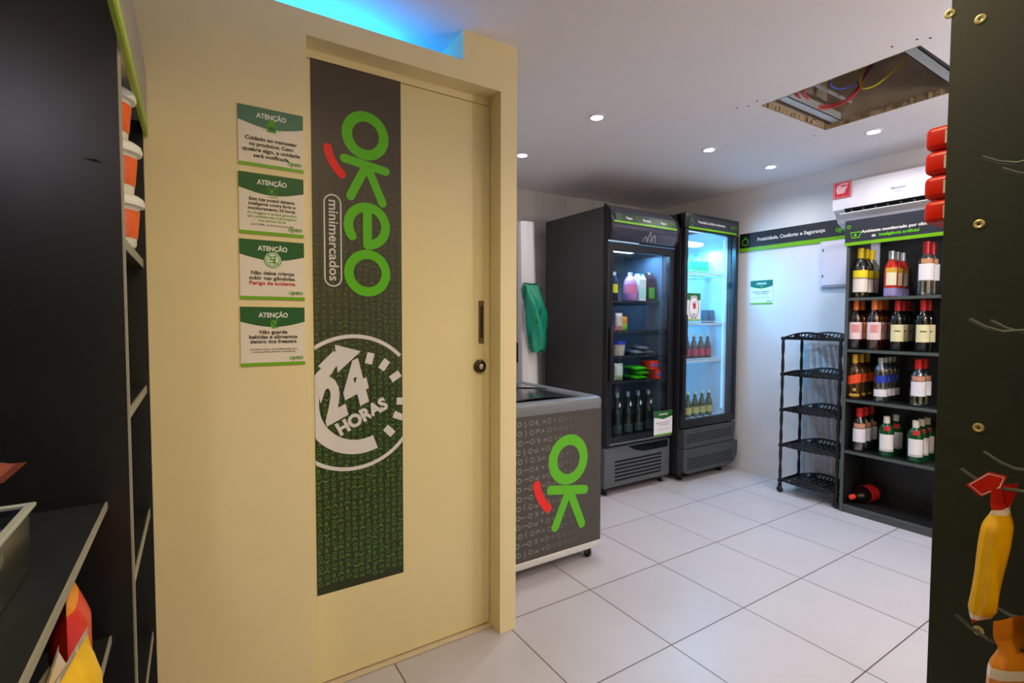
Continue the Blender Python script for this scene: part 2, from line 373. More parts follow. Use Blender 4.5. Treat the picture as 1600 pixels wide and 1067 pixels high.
for k in range(ncol):
    xc = BX0 + cw*(k+.5); z = 1.74 - rnd.uniform(0, .03)
    while z > BZ0 + .03:
        for ch in rnd.choice(['OKeO(', 'eOK<O', 'OKeO)', 'KOeOK', 'O(OKe']):
            if z < BZ0 + .022: break
            fr = Frame((xc, DY, z), (0, 0, -1), (1, 0, 0)).rot(rnd.choice([0, 0, 180, 0]))
            hh = .0145; mb.text(fr, ch, 0, -hh/2, hh, .0135, 0.0013, 1, bold=0.02)
            z -= .0178
BF = Frame((-0.529, DY, 1.812), (0, 0, -1), (1, 0, 0)); BU = .0831
okeo(mb, BF, BU, 0.0016, 2, 3)
# word in its rounded outline, reading downwards
A0, A1, W2 = (590-335)/100*BU*.98, (965-335)/100*BU*.955, .0258; cyy = -1.31*BU
pill = []
for cx, a0, s in ((A1-W2, -90, 1), (A0+W2, 90, 1)):
    for k in range(13):
        t = math.radians(a0 + 180*k/12); pill.append((cx + W2*math.cos(t), cyy + W2*math.sin(t)))
mb.stroke(BF, pill, .0042, 0.0016, 4, closed=True)
mb.text(BF, 'minimercados', (A0+A1)/2, cyy-.0115, .031, (A1-A0)-.034, 0.0016, 4, bold=.012)
# the 24 hours clock
ck = (BX0+.0005, BX1-.0005); C0 = (-0.561, 0.927); fa = front(0, DY, 0)
def arc(r, a0, a1, n=40, c=C0, sz=1.0): return [(c[0] + r*math.cos(math.radians(a0+(a1-a0)*k/n)), c[1] + sz*r*math.sin(math.radians(a0+(a1-a0)*k/n))) for k in range(n+1)]
U6 = .000955  # metres per zoomed pixel
mb.stroke(fa, arc(157*U6*1.0, 128, 292), [.034 + .014*min(1, k/12) for k in range(41)], 0.0016, 4, cap=False, clamp=ck)
mb.poly(fa, [(max(-.6355, BX0), 1.122), (-.552, 1.098), (-.628, 1.030)], 0.0021, 4)
mb.poly(fa, [(-.640, 1.102), (-.612, 1.078), (-.655, 1.02), (-.688, 1.055)], 0.0025, 4)
mb.stroke(fa, arc(232*U6, 43, 124, c=(-.578, .927)), .0125, 0.0016, 4, cap=False, clamp=ck)
mb.stroke(fa, arc(232*U6, 232, 322, c=(-.578, .927)), .0125, 0.0016, 4, cap=False, clamp=ck)
mb.disc(fa, *arc(232*U6, 232, 322, c=(-.578, .927))[0], .0063, .0017, 4)
for ang in (75, 54, 32, 9, -3, -23, -46):
    fr2 = Frame(fa(C0[0], C0[1]), fa.U, fa.V).rot(ang)
    if ang == 9: continue
    pts = [fr2(a, b) for a, b in ((.132,-.0125),(.170,-.0125),(.170,.0125),(.132,.0125))]
    pts = [(min(max(p.x, ck[0]), ck[1]), p.z) for p in pts]
    if max(p[0] for p in pts) - min(p[0] for p in pts) > .004: mb.poly(fa, pts, .0016, 4)
fr2 = front(-.668, DY, .866).rot(25)
mb.text(fr2, '2', .0, .0, .135, .088, .0033, 4, bold=.055, align='l', slant=.25)
mb.text(fr2, '4', .087, .006, .135, .098, .0029, 4, bold=.055, align='l', slant=.25)
mb.text(front(-.621, DY, .822).rot(26), 'HORAS', 0, 0, .042, .182, .0018, 4, bold=.05, align='l')
mb.build('printed_decal', [m_bbase, m_bink, m_green, m_red, m_print], door, smooth=False)
tag(bpy.data.objects['printed_decal'], 'tall dark decal with green lettering and a 24 hour clock')
# pull plate and keyhole escutcheon
hp = MB(); a = P(751.5, 470, 1, DY); b = P(751.5, 536, 1, DY)
hp.box(a.x-.010, a.x+.010, DY-.006, DY, b.z, a.z); hp.box(a.x-.0055, a.x+.0055, DY-.0075, DY-.004, b.z+.02, a.z-.02, 1)
hp.build('pull_plate', [mat('plate_bronze', '#6b5c3e', .35, metal=.7), m_black], door, bevel=.001)
lk = P(749, 572, 1, DY); fr = Frame((lk.x, DY, lk.z), (1,0,0), (0,0,1)); Mx = Matrix.Rotation(math.radians(90), 4, 'X')
lo = MB().lathe([(0.0005, 0), (.024, 0), (.026, .004), (.024, .010), (.018, .013), (.017, .009), (.0005, .008)], (lk.x, DY, lk.z), 28, 0, M=Mx).build('lock', mat('dark_bronze', '#4a3c2a', .3, metal=.8), door)
MB().lathe([(0.0005, .008), (.010, .008), (.010, .016), (.0005, .017)], (lk.x, DY, lk.z), 18, 0, M=Mx).build('keyhole_cylinder', m_metal, lo)

# ------------------------------------------------------------------ the four notices on the wall
def notice(name, fr, wd, ht, head, icon, lines, label, headmat, extra=None, paper=m_paper, group='attention notices on the wall beside the door', thick=.003, parent=None, hsize=.0135):
    """lines: (text, size, v, width, material index)"""
    mb = MB(); mb.slab(fr, [(0,0),(wd,0),(wd,ht),(0,ht)], .0002, thick, 0)
    t = thick
    pts = [(0, ht), (0, ht*.75)] + [(wd*k/12, ht*.75 - ht*.09*math.sin(math.pi*k/12)) for k in range(1, 12)] + [(wd, ht*.75), (wd, ht)]
    mb.poly(fr, pts, t+.0003, 1); mb.rect(fr, 0, wd, 0, ht*.055, t+.0003, 2)
    mb.text(fr, head, wd/2, ht*.825, hsize, wd*.46, t+.0006, 3, bold=.035)
    icon(mb, fr, wd/2, ht*.705, t)
    for tx, sz, v, wf_, mi in lines: mb.text(fr, tx, wd/2, v*ht, sz, wf_*wd, t+.0006, mi, bold=.03 if sz > .008 else .01)
    okeo(mb, fr.at(wd*.77, ht*.12), wd*.031, t+.0006, 5, 6)
    o = mb.build(name, [paper, headmat, m_line, mat('head_text', '#dfe3d8', .5), m_ink, m_inkgr, m_inkred, m_dgreen], parent, smooth=False)
    if parent is None: tag(o, label, 'sign', group)
    else: o['label'] = label
    return o
def ic_bottle(mb, fr, a, b, t):
    s = .012
    mb.slab(fr, [(a-s,b-s*1.3),(a+s,b-s*1.3),(a+s,b+s*.3),(a+s*.6,b+s*.8),(a+s*.6,b+s*1.5),(a-s*.6,b+s*1.5),(a-s*.6,b+s*.8),(a-s,b+s*.3)], t+.0004, t+.0007, 5)
    mb.rect(fr, a-s*.7, a+s*.7, b-s*.8, b+.0, t+.0009, 7)
    for k in (-1, 1): mb.stroke(fr, [(a+k*s*1.3, b-s*.5), (a+k*s*1.9, b-s*.9)], .0012, t+.0007, 5)
def ic_cam(mb, fr, a, b, t):
    s = .014; mb.stroke(fr, [(a-s,b+s*.8),(a+s,b+s*.8),(a+s*.8,b-s*.3),(a-s*.8,b-s*.1)], .0022, t+.0007, 5, closed=True)
    mb.disc(fr, a-s*.1, b+s*.3, s*.35, t+.0007, 5); mb.stroke(fr, [(a+s*.5, b-s*.3), (a+s*1.1, b-s*.9), (a-s*.6, b-s*.9)], .0022, t+.0007, 5)
def ic_climb(mb, fr, a, b, t):
    r = .0235; b -= .005; mb.disc(fr, a, b, r, t+.0007, 5, 32); mb.disc(fr, a, b, r*.88, t+.0009, 3, 32); mb.stroke(fr, [(a+r*.72*math.cos(x*math.pi/12), b+r*.72*math.sin(x*math.pi/12)) for x in range(24)], .0022, t+.0011, 5, closed=True)
    for k in (-.35, 0, .35): mb.stroke(fr, [(a-r*.4, b+k*r), (a+r*.3, b+k*r+.001)], .003, t+.0011, 5)
    mb.stroke(fr, [(a+r*.1, b-r*.55), (a+r*.3, b+r*.5)], .003, t+.0011, 5); mb.stroke(fr, [(a-r*.55, b+r*.55), (a+r*.55, b-r*.55)], .003, t+.0013, 5)
def ic_food(mb, fr, a, b, t):
    s = .010; mb.slab(fr, [(a-s*.5,b-s*1.2),(a+s*.5,b-s*1.2),(a+s*.9,b+s*.9),(a-s*.9,b+s*.9)], t+.0004, t+.0007, 5); mb.stroke(fr, [(a-s*1.1, b+s*1.2), (a+s*1.1, b-s*1.0)], .0025, t+.0009, 7)
    mb.stroke(fr, [(a-s*1.2, b+s*1.0), (a+s*1.2, b+s*1.2)], .003, t+.0009, 5)
NX = -0.908; NW = .170
notice('wall_notice', front(NX, FY, 1.636), NW, .166, 'ATENÇÃO', ic_bottle,
    [('Cuidado ao manusear', .0105, .44, .80, 4), ('os produtos. Caso', .0105, .345, .68, 4), ('quebre algo, a unidade', .0105, .25, .88, 4), ('será notificada.', .0105, .155, .56, 4)],
    'topmost notice on the cream wall, greyish green header, about handling the products', m_sage)
notice('wall_notice', front(NX-.001, FY, 1.445), NW, .172, 'ATENÇÃO', ic_cam,
    [('Esta loja possui sistema', .0088, .555, .70, 4), ('inteligente contra furto e', .0088, .48, .72, 4), ('monitoramento 24 horas.', .0088, .405, .74, 4),
     ('As imagens e áudios gravados', .0075, .335, .76, 5), ('são confidenciais e protegidos', .0075, .275, .76, 5), ('nos termos da lei.', .0075, .215, .43, 5), ('Lei nº 13541, de 24 de março de 2003', .0055, .15, .66, 4)],
    'second notice from the top on the cream wall, with lines of green text about monitoring', m_dgreen)
notice('wall_notice', front(NX-.002, FY, 1.260), NW, .170, 'ATENÇÃO', ic_climb,
    [('Não deixe criança', .0105, .42, .67, 4), ('subir nas gôndolas.', .0105, .335, .72, 4), ('Perigo de acidente.', .0105, .25, .72, 6)],
    'third notice down on the cream wall, round icon and one line in red', m_dgreen)
notice('wall_notice', front(NX-.003, FY, 1.069), NW, .170, 'ATENÇÃO', ic_food,
    [('Não guarde', .0105, .545, .43, 4), ('bebidas e alimentos', .0105, .465, .75, 4), ('dentro dos freezers', .0105, .385, .72, 4),
     ('Contamos com a sua colaboração para', .0055, .27, .74, 4), ('a nossa política de boa convivência', .0055, .225, .68, 4)],
    'lowest of the four notices on the cream wall, about food left in the freezers', m_dgreen)

# ------------------------------------------------------------------ chest freezer with the printed figure
FX0, FX1, FYF, FYB = 0.035, 0.700, 0.20, 1.02
t = thing('chest_freezer', 'dark grey chest freezer on castors, its front printed with a green ring-headed figure', 'freezer', (.367, .61, 0))
body = MB().rbox(FX0, FX1, FYF+.004, FYB, .075, .765, .006).build('body', mat('freezer_grey_body', '#a9a8a6', .45), t)
gx = MB(); ff = front(0, FYF+.004, 0)
m_fbase = mat('freezer_print_base', '#484340', .45)
gx.slab(ff, [(FX0+.004,.097),(FX1-.004,.097),(FX1-.004,.765),(FX0+.004,.765)], .0002, .0012, 0)
m_fink = fade_mat('freezer_print_letters', '#8d9284', '#4a4643', 0, .14, .56)
rnd = random.Random(5); nrow = 15
for r_ in range(nrow):
    z = .735 - r_*.0428; x = .045 + rnd.uniform(0, .02)
    for ch in 'OeKOO)OKeO<OeKO)K':
        if x > .60: break
        fr = front(x+.011, FYF+.004, z).rot(rnd.choice([0, 90, 90, 180, 270])); gx.text(fr, ch, 0, -.0125, .025, None, .0015, 1, bold=.012); x += .0335
HC = P(889, 718, 1, FYF); HF = Frame((HC.x, FYF+.004, HC.z), (0,0,-1), (1,0,0))
okeo(gx, HF, .128, .0020, 2, 3, only=5)
gx.build('front_graphic', [m_fbase, m_fink, m_green, m_red], t, smooth=False)
MB().rbox(FX0-.002, FX1+.002, FYF-.002, FYB, .066, .098, .004).build('lower_trim', mat('freezer_trim', '#c9c6c2', .4), t)
rim = MB(); Zr0, Zr1 = .765, .828; cx_, cy_ = (FX0+FX1)/2, (FYF+FYB)/2; hx, hy = (FX1-FX0)/2+.006, (FYB-FYF)/2+.006
def rr(hx, hy, r, z, n=6):
    out = []
    for sx, sy, a0 in ((1,1,0),(-1,1,90),(-1,-1,180),(1,-1,270)):
        for k in range(n+1):
            a = math.radians(a0+90*k/n); out.append((cx_+sx*(hx-r)+r*math.cos(a), cy_+sy*(hy-r)+r*math.sin(a), z))
    return out
rim.loft([rr(hx-.012,hy-.012,.03,Zr0-.004), rr(hx-.001,hy-.001,.035,Zr0+.006), rr(hx,hy,.035,Zr1-.02), rr(hx-.005,hy-.005,.033,Zr1-.006), rr(hx-.018,hy-.018,.03,Zr1),
          rr(hx-.05,hy-.06,.05,Zr1-.003), rr(hx-.062,hy-.072,.06,Zr1-.016)], 0, caps=False)
rim.build('lid_rim', mat('lid_rim_grey', '#6f7377', .35), t)
gl = MB()
for k, (ya, yb, dz) in enumerate(((FYF+.06, cy_+.02, 0), (cy_-.02, FYB-.06, .006))):
    g = MB(); rows = []
    for j in range(9):
        u = -1 + 2*j/8; x = cx_ + u*(hx-.062); z = Zr1-.014+dz + .022*(1-u*u); rows.append([(x, ya, z), (x, yb, z), (x, yb, z+.004), (x, ya, z+.004)])
    g.loft(rows); g.build('lid_pane', mat('smoked_lid', '#2e3236', .12, spec=.6), t)
for x in (FX0+.06, FX1-.055):
    for y in (FYF+.05, FYB-.06):
        c = MB(); Mx = Matrix.Rotation(math.radians(90), 4, 'Y')
        c.lathe([(.0005,-.009),(.022,-.009),(.025,-.005),(.025,.005),(.022,.009),(.0005,.009)], (x+.008, y, .025), 20, 0, M=Mx)
        c.box(x-.006, x-.003, y-.014, y+.014, .02, .062, 1); c.box(x+.019, x+.022, y-.014, y+.014, .02, .062, 1); c.box(x-.022, x+.032, y-.022, y+.022, .058, .066, 1)
        c.build('castor', [m_black, m_metal], t)

# ------------------------------------------------------------------ things behind the freezer
tc_ = thing('white_duct_piece', 'tall white rectangular duct standing on end behind the chest freezer', 'duct', (1.02, 1.33, 0))
q = MB(); ring = lambda w, d, cx, cy, z: [(cx+a*w/2, cy+b*d/2, z) for a, b in ((-1,-.5),(-.5,-1),(.5,-1),(1,-.5),(1,.5),(.5,1),(-.5,1),(-1,.5))]
q.loft([ring(.15,.11,1.045,1.33,0), ring(.135,.10,1.02,1.33,.9), ring(.115,.09,.995,1.33,1.905)])
q.build('duct_shell', mat('duct_white', '#dedada', .45), tc_)
MB().loft([ring(.10,.075,.995,1.33,1.9052), ring(.10,.075,.995,1.33,1.9058)]).build('end_cap', mat('duct_cap', '#c9c6c6', .6), tc_)
bg = MB(); rnd = random.Random(4); rings = []
top = P(827, 446, 1, 1.25); bot = P(836, 548, 1, 1.25)
for k in range(15):
    u = k/14; z = top.z*(1-u) + bot.z*u; cx = (top.x*(1-u) + bot.x*u) + .02*math.sin(math.pi*u) + .012*u
    w_ = .066 + .018*math.sin(math.pi*min(1, u*1.1))*(.6+.6*u); w_ *= (1 if u < .93 else .75); d_ = .035 + .02*math.sin(math.pi*u)
    rings.append([(cx + w_*math.cos(a)*(1+.10*math.sin(5*a+u*9)), 1.235 + d_*math.sin(a)*(1+.18*math.sin(4*a-u*7)), z + .012*math.sin(3*a+u*5)*u) for a in [2*math.pi*j/28 for j in range(28)]])
bag = bg.loft(rings).build('green_bag', mat('green_plastic', '#0f8a6b', .35, noise=.35, nscale=25), None)
tag(bag, 'green plastic bag hanging on the white duct behind the chest freezer', 'bag')
kn = MB(); kn.tube([(top.x-.055, 1.24, top.z+.015), (top.x-.070, 1.23, top.z-.03), (top.x-.063, 1.235, top.z-.10)], [.004, .010, .004]); kn.tube([(top.x-.055, 1.24, top.z+.012), (top.x, 1.21, top.z+.006), (top.x+.055, 1.24, top.z+.01)], .007)
kn.build('knot', mat('green_plastic_dark', '#0b5f4b', .4), bag)
bg = MB(); bg.text(Frame((bot.x-.005, 1.175, (top.z+bot.z)/2+.02), (.35, 0, .94), (-.94, 0, .35)), 'ECOLOGICA', 0, 0, .022, .12, 0, 0); bg.build('bag_print', m_black, bag, smooth=False)
br = thing('broom_handle', 'thin dark-tipped pole standing between the white duct and the tall fridge', 'pole', (1.26, 1.55, 0))
MB().tube([(1.245, 1.55, 0), (1.245, 1.55, .86)], .013).build('handle', mat('pole_olive', '#8a8064', .5), br)
MB().tube([(1.245, 1.55, .86), (1.245, 1.55, 1.03)], .016).build('grip', m_black, br)

# ------------------------------------------------------------------ tall glass-door fridges
def wire_shelf(x0, x1, y0, y1, z, m, n=26, th=.003, lip=.018):
    s = MB(); s.box(x0, x1, y0, y0+.006, z-.012, z+lip*.3); s.box(x0, x1, y1-.006, y1, z-.006, z)
    s.box(x0, x0+.006, y0, y1, z-.006, z); s.box(x1-.006, x1, y0, y1, z-.006, z)
    for k in range(n):
        x = x0 + (x1-x0)*(k+.5)/n; s.box(x-th/2, x+th/2, y0, y1, z-.003, z)
    return s
def fridge_shell(x0, x1, y0, y1, zb, zt, wall, liner, parent, mside, foot):
    s = MB(); s.box(x0, x0+wall, y0, y1, zb, zt); s.box(x1-wall, x1, y0, y1, zb, zt); s.box(x0+wall, x1-wall, y1-wall, y1, zb, zt)
    s.box(x0+wall, x1-wall, y0, y1-wall, zt-wall, zt); s.box(x0+wall, x1-wall, y0, y1-wall, zb, foot)
    s.build('cabinet', mside, parent, smooth=False, bevel=.003)
    l = MB(); e = .004; a, b, c, d = x0+wall, x1-wall, y0+.03, y1-wall
    l.box(a, a+e, c, d, foot, zt-wall); l.box(b-e, b, c, d, foot, zt-wall); l.box(a+e, b-e, d-e, d, foot, zt-wall); l.box(a+e, b-e, c, d-e, foot, foot+e)
    l.build('liner', liner, parent, smooth=False)
def add_light(name, kind, loc, power, color, size=None, rot=None, size_y=None, spot=None, parent=None):
    L = bpy.data.lights.new(name, kind); L.energy = power; L.color = color
    o = bpy.data.objects.new(name, L); COL.objects.link(o); o.location = loc
    if kind == 'AREA':
        L.size = size
        if size_y: L.shape = 'RECTANGLE'; L.size_y = size_y
    elif kind == 'SPOT': L.spot_size = math.radians(spot or 130); L.spot_blend = 1.0; L.shadow_soft_size = size or .03
    else: L.shadow_soft_size = size or .03
    if rot: o.rotation_euler = rot
    if parent: o.parent = parent; o.matrix_parent_inverse = Matrix.Translation(-Vector(parent.location))
    return o

# --- the nearer one with the curved header
A0x, A1x, Ay, Ab = 1.305, 1.972, .86, 1.51
t1 = thing('display_fridge', 'dark glass-door fridge with a curved glossy header, nearer to the chest freezer', 'fridge', ((A0x+A1x)/2, 1.17, 0))
m_linerD = mat('fridge_liner_dark', '#59636e', .5)
fridge_shell(A0x, A1x, Ay, Ab, .05, 1.97, .045, m_linerD, t1, m_side, .36)
hd = MB(); prof = [(Ay-.001, 1.985), (Ay-.03, 1.968), (Ay-.062, 1.925), (Ay-.078, 1.86), (Ay-.072, 1.79), (Ay-.048, 1.745), (Ay-.001, 1.742)]
hd.loft([[(x, y, z) for y, z in prof] for x in (A0x+.012, A1x-.012)]); hdo = hd.build('header', m_header, t1, angle=50)
for x in (A0x, A1x-.012):
    c = MB(); c.loft([[(xx, y + (-.004 if y < Ay+.05 else 0), z + (.004 if z > 1.85 else -.003)) for y, z in prof] for xx in (x, x+.012)]); c.build('header_end_cap', m_dark, t1)
# printed strip on the header's face: follow the curve through its own frame
hv = Vector((0, (Ay-.078)-(Ay-.062), 1.86-1.925)).normalized()
HFr = Frame((A0x+.02, Ay-.0805, 1.862), (1,0,0), (0, .016/1.0, .065)); HFr = Frame((A0x+.02, Ay-.0795, 1.86), (1,0,0), (0, .2, .98))
hs = MB(); wd = A1x-A0x-.04
hs.slab(HFr, [(.02,.010),(wd-.005,.010),(wd-.005,.066),(.02,.066)], .0005, .0022, 0); hs.slab(HFr, [(.0,-.004),(wd-.005,-.004),(wd-.005,.010),(.0,.010)], .0005, .0024, 1)
for a, tx in ((.115, 'Pegue'), (.285, 'Escaneie'), (.455, 'Pague')): hs.text(HFr, tx, a+.03, .028, .017, .058 if len(tx) < 6 else .078, .003, 2, bold=.03)
def mini(a, kind):
    if kind == 0: hs.stroke(HFr, [(a-.014,.052),(a+.014,.052),(a+.010,.024),(a-.010,.024)], .004, .003, 3, closed=True); hs.stroke(HFr, [(a-.008,.052),(a,.060),(a+.008,.052)], .003, .003, 3)
    if kind == 1: hs.stroke(HFr, [(a-.014,.022),(a-.014,.054),(a-.002,.054)], .004, .003, 3); hs.stroke(HFr, [(a+.004,.054),(a+.014,.054),(a+.014,.022)], .004, .003, 3)
    if kind == 2: hs.stroke(HFr, [(a-.016,.048),(a+.016,.048),(a+.016,.024),(a-.016,.024)], .004, .003, 3, closed=True); hs.stroke(HFr, [(a-.016,.040),(a+.016,.040)], .004, .003, 3)
for a, k in ((.062, 0), (.218, 1), (.402, 2)): mini(a, k)
okeo(hs, HFr.at(.525, .037, .003), .0115, 0, 3, 3)
hs.build('header_print', [mat('header_print_base', '#2a3a26', .35), m_line, m_print, mat('logo_green_dim', '#4c8a1e', .5)], hdo, smooth=False)
hl = MB(); Hf2 = Frame((A0x+.02, Ay-.0795, 1.80), (1,0,0), (0,.06,1.0)); Hf2 = Frame((A0x+.02, Ay-.0805, 1.752), (1,0,0), (0, -.25, 1))
for a, w_, h_ in ((.285, .034, .03), (.325, .028, .066), (.368, .028, .048)):
    pts = [(a-w_/2, 0), (a-w_/2, h_*.55), (a-w_*.2, h_*.75), (a-w_*.2, h_), (a+w_*.2, h_), (a+w_*.2, h_*.75), (a+w_/2, h_*.55), (a+w_/2, 0)]
    hl.stroke(Hf2, pts, .0022, .006, 0)
hl.build('bottle_outline', m_print, hdo, smooth=False)
# door
DZ0, DZ1 = .352, 1.738; dy0, dy1 = Ay-.045, Ay-.002
d1 = MB(); fw = .048
d1.box(A0x+.004, A0x+.004+fw, dy0, dy1, DZ0, DZ1); d1.box(A1x-.004-fw, A1x-.004, dy0, dy1, DZ0, DZ1); d1.box(A0x+.004+fw, A1x-.004-fw, dy0, dy1, DZ0, DZ0+.05); d1.box(A0x+.004+fw, A1x-.004-fw, dy0, dy1, DZ1-.06, DZ1)
d1o = d1.build('door', m_dark, t1, smooth=False, bevel=.004)
MB().box(A0x+.004+fw, A1x-.004-fw, dy0+.008, dy0+.014, DZ0+.05, DZ1-.06).build('door_glass', m_glass, d1o, smooth=False)
MB().box(A0x+.006, A1x-.006, dy0-.004, dy0, DZ1-.010, DZ1-.002).build('door_top_trim', mat('trim_blue_grey', '#4b6a8a', .3), d1o)
MB().box(A0x+.03, A1x-.02, dy0-.003, dy0, DZ0+.004, DZ0+.016).build('door_bottom_trim', mat('trim_grey', '#5b6066', .35), d1o)
MB().rbox(A0x+.014, A0x+.036, dy0-.03, dy0-.0, .80, 1.16, .006).build('handle', m_black, d1o)
# louvred base
bs = MB(); bs.rbox(A0x+.004, A1x-.004, Ay-.03, Ay+.02, .055, .335, .012)
bso = bs.build('base_panel', m_grey, t1)
lv = MB()
for k in range(6):
    z = .095 + k*.026; lv.box(A0x+.10, A1x-.10, Ay-.031, Ay-.0295, z, z+.013)
lv.build('louvre_slots', m_void, bso, smooth=False)
rs = MB(); fr = front(0, Ay-.03, 0); rs.slab(fr, [(A0x+.22,.326),(A0x+.30,.290),(A0x+.38,.272),(A1x-.03,.272),(A1x-.03,.326)], .0003, .0014); rs.build('gloss_insert', mat('gloss_black', '#14161a', .08), bso, smooth=False)
for x in (A0x+.05, A1x-.05):
    for y in (Ay+.02, Ab-.06): MB().lathe([(.020, 0), (.022, .012), (.012, .02), (.012, .056)], (x, y, 0), 14).build('foot', m_black, t1)
ix0, ix1 = A0x+.052, A1x-.052
S1 = [.362, .770, .952, 1.128, 1.345]
for z in S1[1:]: wire_shelf(ix0, ix1, Ay+.05, Ab-.06, z, None, 24).build('wire_shelf', mat('wire_dark', '#30343a', .4, metal=.3), t1, smooth=False)
MB().rbox(ix0+.02, ix1-.20, Ay+.06, Ay+.16, 1.70, 1.725, .011).build('light_tube', m_tubeE, t1)
add_light('fridge_light', 'AREA', ((ix0+ix1)/2, Ay+.11, 1.69), 4.5, (.22, .55, 1.0), .5, (0, 0, 0), .1, parent=t1)
cdp = P(969, 400, 1, Ab-.055); MB().box(1.80, 1.87, Ab-.056, Ab-.052, 1.60, 1.80).build('rear_notice', m_paper, t1, smooth=False)

# --- the corner one
B0x, B1x, By, Bb = 2.015, 2.668, .80, 1.50
t2 = thing('display_fridge', 'black glass-door fridge glowing cyan inside, in the far corner by the wall', 'fridge', ((B0x+B1x)/2, 1.15, 0), None)
m_linerL = mat('fridge_liner_white', '#cfd8de', .5)
fridge_shell(B0x, B1x, By, Bb, .05, 1.995, .045, m_linerL, t2, mat('fridge_side_black', '#242327', .5), .425)
hd = MB().rbox(B0x, B1x, By-.04, By+.04, 1.885, 2.0, .008).build('header', m_dark, t2)
HB = front(B0x+.035, By-.04, 1.885); wd = B1x-B0x-.07
hs = MB(); hs.slab(HB, [(0,.012),(wd,.012),(wd,.095),(0,.095)], .0003, .002, 0); hs.slab(HB, [(0,.0),(wd,.0),(wd,.014),(0,.014)], .0003, .0024, 1)
hs.text(HB, 'Praticidade, Conforto e Segurança', wd*.46, .047, .019, wd*.56, .003, 2, bold=.02); okeo(hs, HB.at(wd*.87, .052, .003), .012, 0, 3, 3)
hs.stroke(HB, [(.036+.02*math.cos(a*.5236), .045+.02*math.sin(a*.5236)) for a in range(12)], .004, .003, 3, closed=True); hs.stroke(HB, [(.028,.066),(.036,.078),(.044,.066)], .003, .003, 3)
hs.build('header_print', [m_navy, m_line, m_print, mat('logo_green_dim', '#4c8a1e', .5)], hd, smooth=False)
DZ0, DZ1 = .405, 1.88; dy0, dy1 = By-.04, By-.002; fw = .036
d2 = MB(); d2.box(B0x+.002, B0x+fw, dy0, dy1, DZ0, DZ1); d2.box(B1x-fw, B1x-.002, dy0, dy1, DZ0, DZ1); d2.box(B0x+fw, B1x-fw, dy0, dy1, DZ0, DZ0+.06); d2.box(B0x+fw, B1x-fw, dy0, dy1, DZ1-.012, DZ1)
d2o = d2.build('door', m_dark, t2, smooth=False, bevel=.003)
MB().box(B0x+fw, B1x-fw, dy0+.008, dy0+.014, DZ0+.06, DZ1-.012).build('door_glass', m_glass, d2o, smooth=False)
MB().box(B0x+.004, B0x+.03, dy0-.014, dy0, .95, 1.25).build('handle', m_black, d2o, bevel=.004)
for (z0_, z1_, ins) in ((.245, .395, 0), (.06, .245, .05)):
    gp = MB()
    fr = front(0, By-.055, 0); a0, a1 = B0x+.004, B1x+.012
    if ins: pts = [(a0, z1_), (a0, z0_+.05), (a0+.015, z0_+.015), (a0+.05, z0_), (a1-.09, z0_), (a1-.04, z0_+.02), (a1-.005, z0_+.07), (a1, z1_)]
    else: pts = [(a0+.01, z0_+.004), (a1-.05, z0_+.004), (a1-.03, z0_+.03), (a1-.02, z1_), (a0+.01, z1_)]
    gp.slab(fr, pts, -.06, 0 if ins else -.008)
    gpo = gp.build('base_panel', m_grille2, t2, smooth=False, bevel=.004)
    hl = MB(); r0, rows, off = ((.095, 5, 0) if ins else (.335, 3, .008))
    for j in range(rows + (1 if off else 0)):
        for k in range(30):
            x = B0x+.045 + k*.0185; z = r0 + (j-(.5 if off else 0))*.018 - (.035 if off else 0); hl.box(x, x+.012, By-.0555+off, By-.0545+off, z, z+.0095)
    hl.build('perforations', m_void, gpo, smooth=False)
for x in (B0x+.05, B1x-.12):
    for y in (By+.02, Bb-.06): MB().lathe([(.022, 0), (.024, .014), (.012, .02), (.012, .062)], (x, y, 0), 14).build('foot', m_black, t2)
jx0, jx1 = B0x+.052, B1x-.052
S2 = [.430, .895, 1.185, 1.575]
m_wireW = mat('wire_white', '#cfd6da', .35)
for z in S2[1:]:
    s = wire_shelf(jx0, jx1, By+.04, Bb-.06, z, None, 24)
    s.box(jx0, jx1, By+.036, By+.042, z+.014, z+.02); s.build('wire_shelf', m_wireW, t2, smooth=False)
MB().rbox(jx0+.02, jx1-.20, By+.10, By+.20, 1.80, 1.825, .011).build('light_tube', m_tubeE, t2)
MB().box(jx1-.03, jx1-.02, By+.03, By+.045, .5, 1.86).build('light_strip', mat('strip_glow', '#a9dcff', .5, emit=.4), t2)
add_light('fridge_light', 'AREA', ((jx0+jx1)/2, By+.15, 1.79), 15, (.06, .52, 1.0), .5, (0, 0, 0), .1, parent=t2)

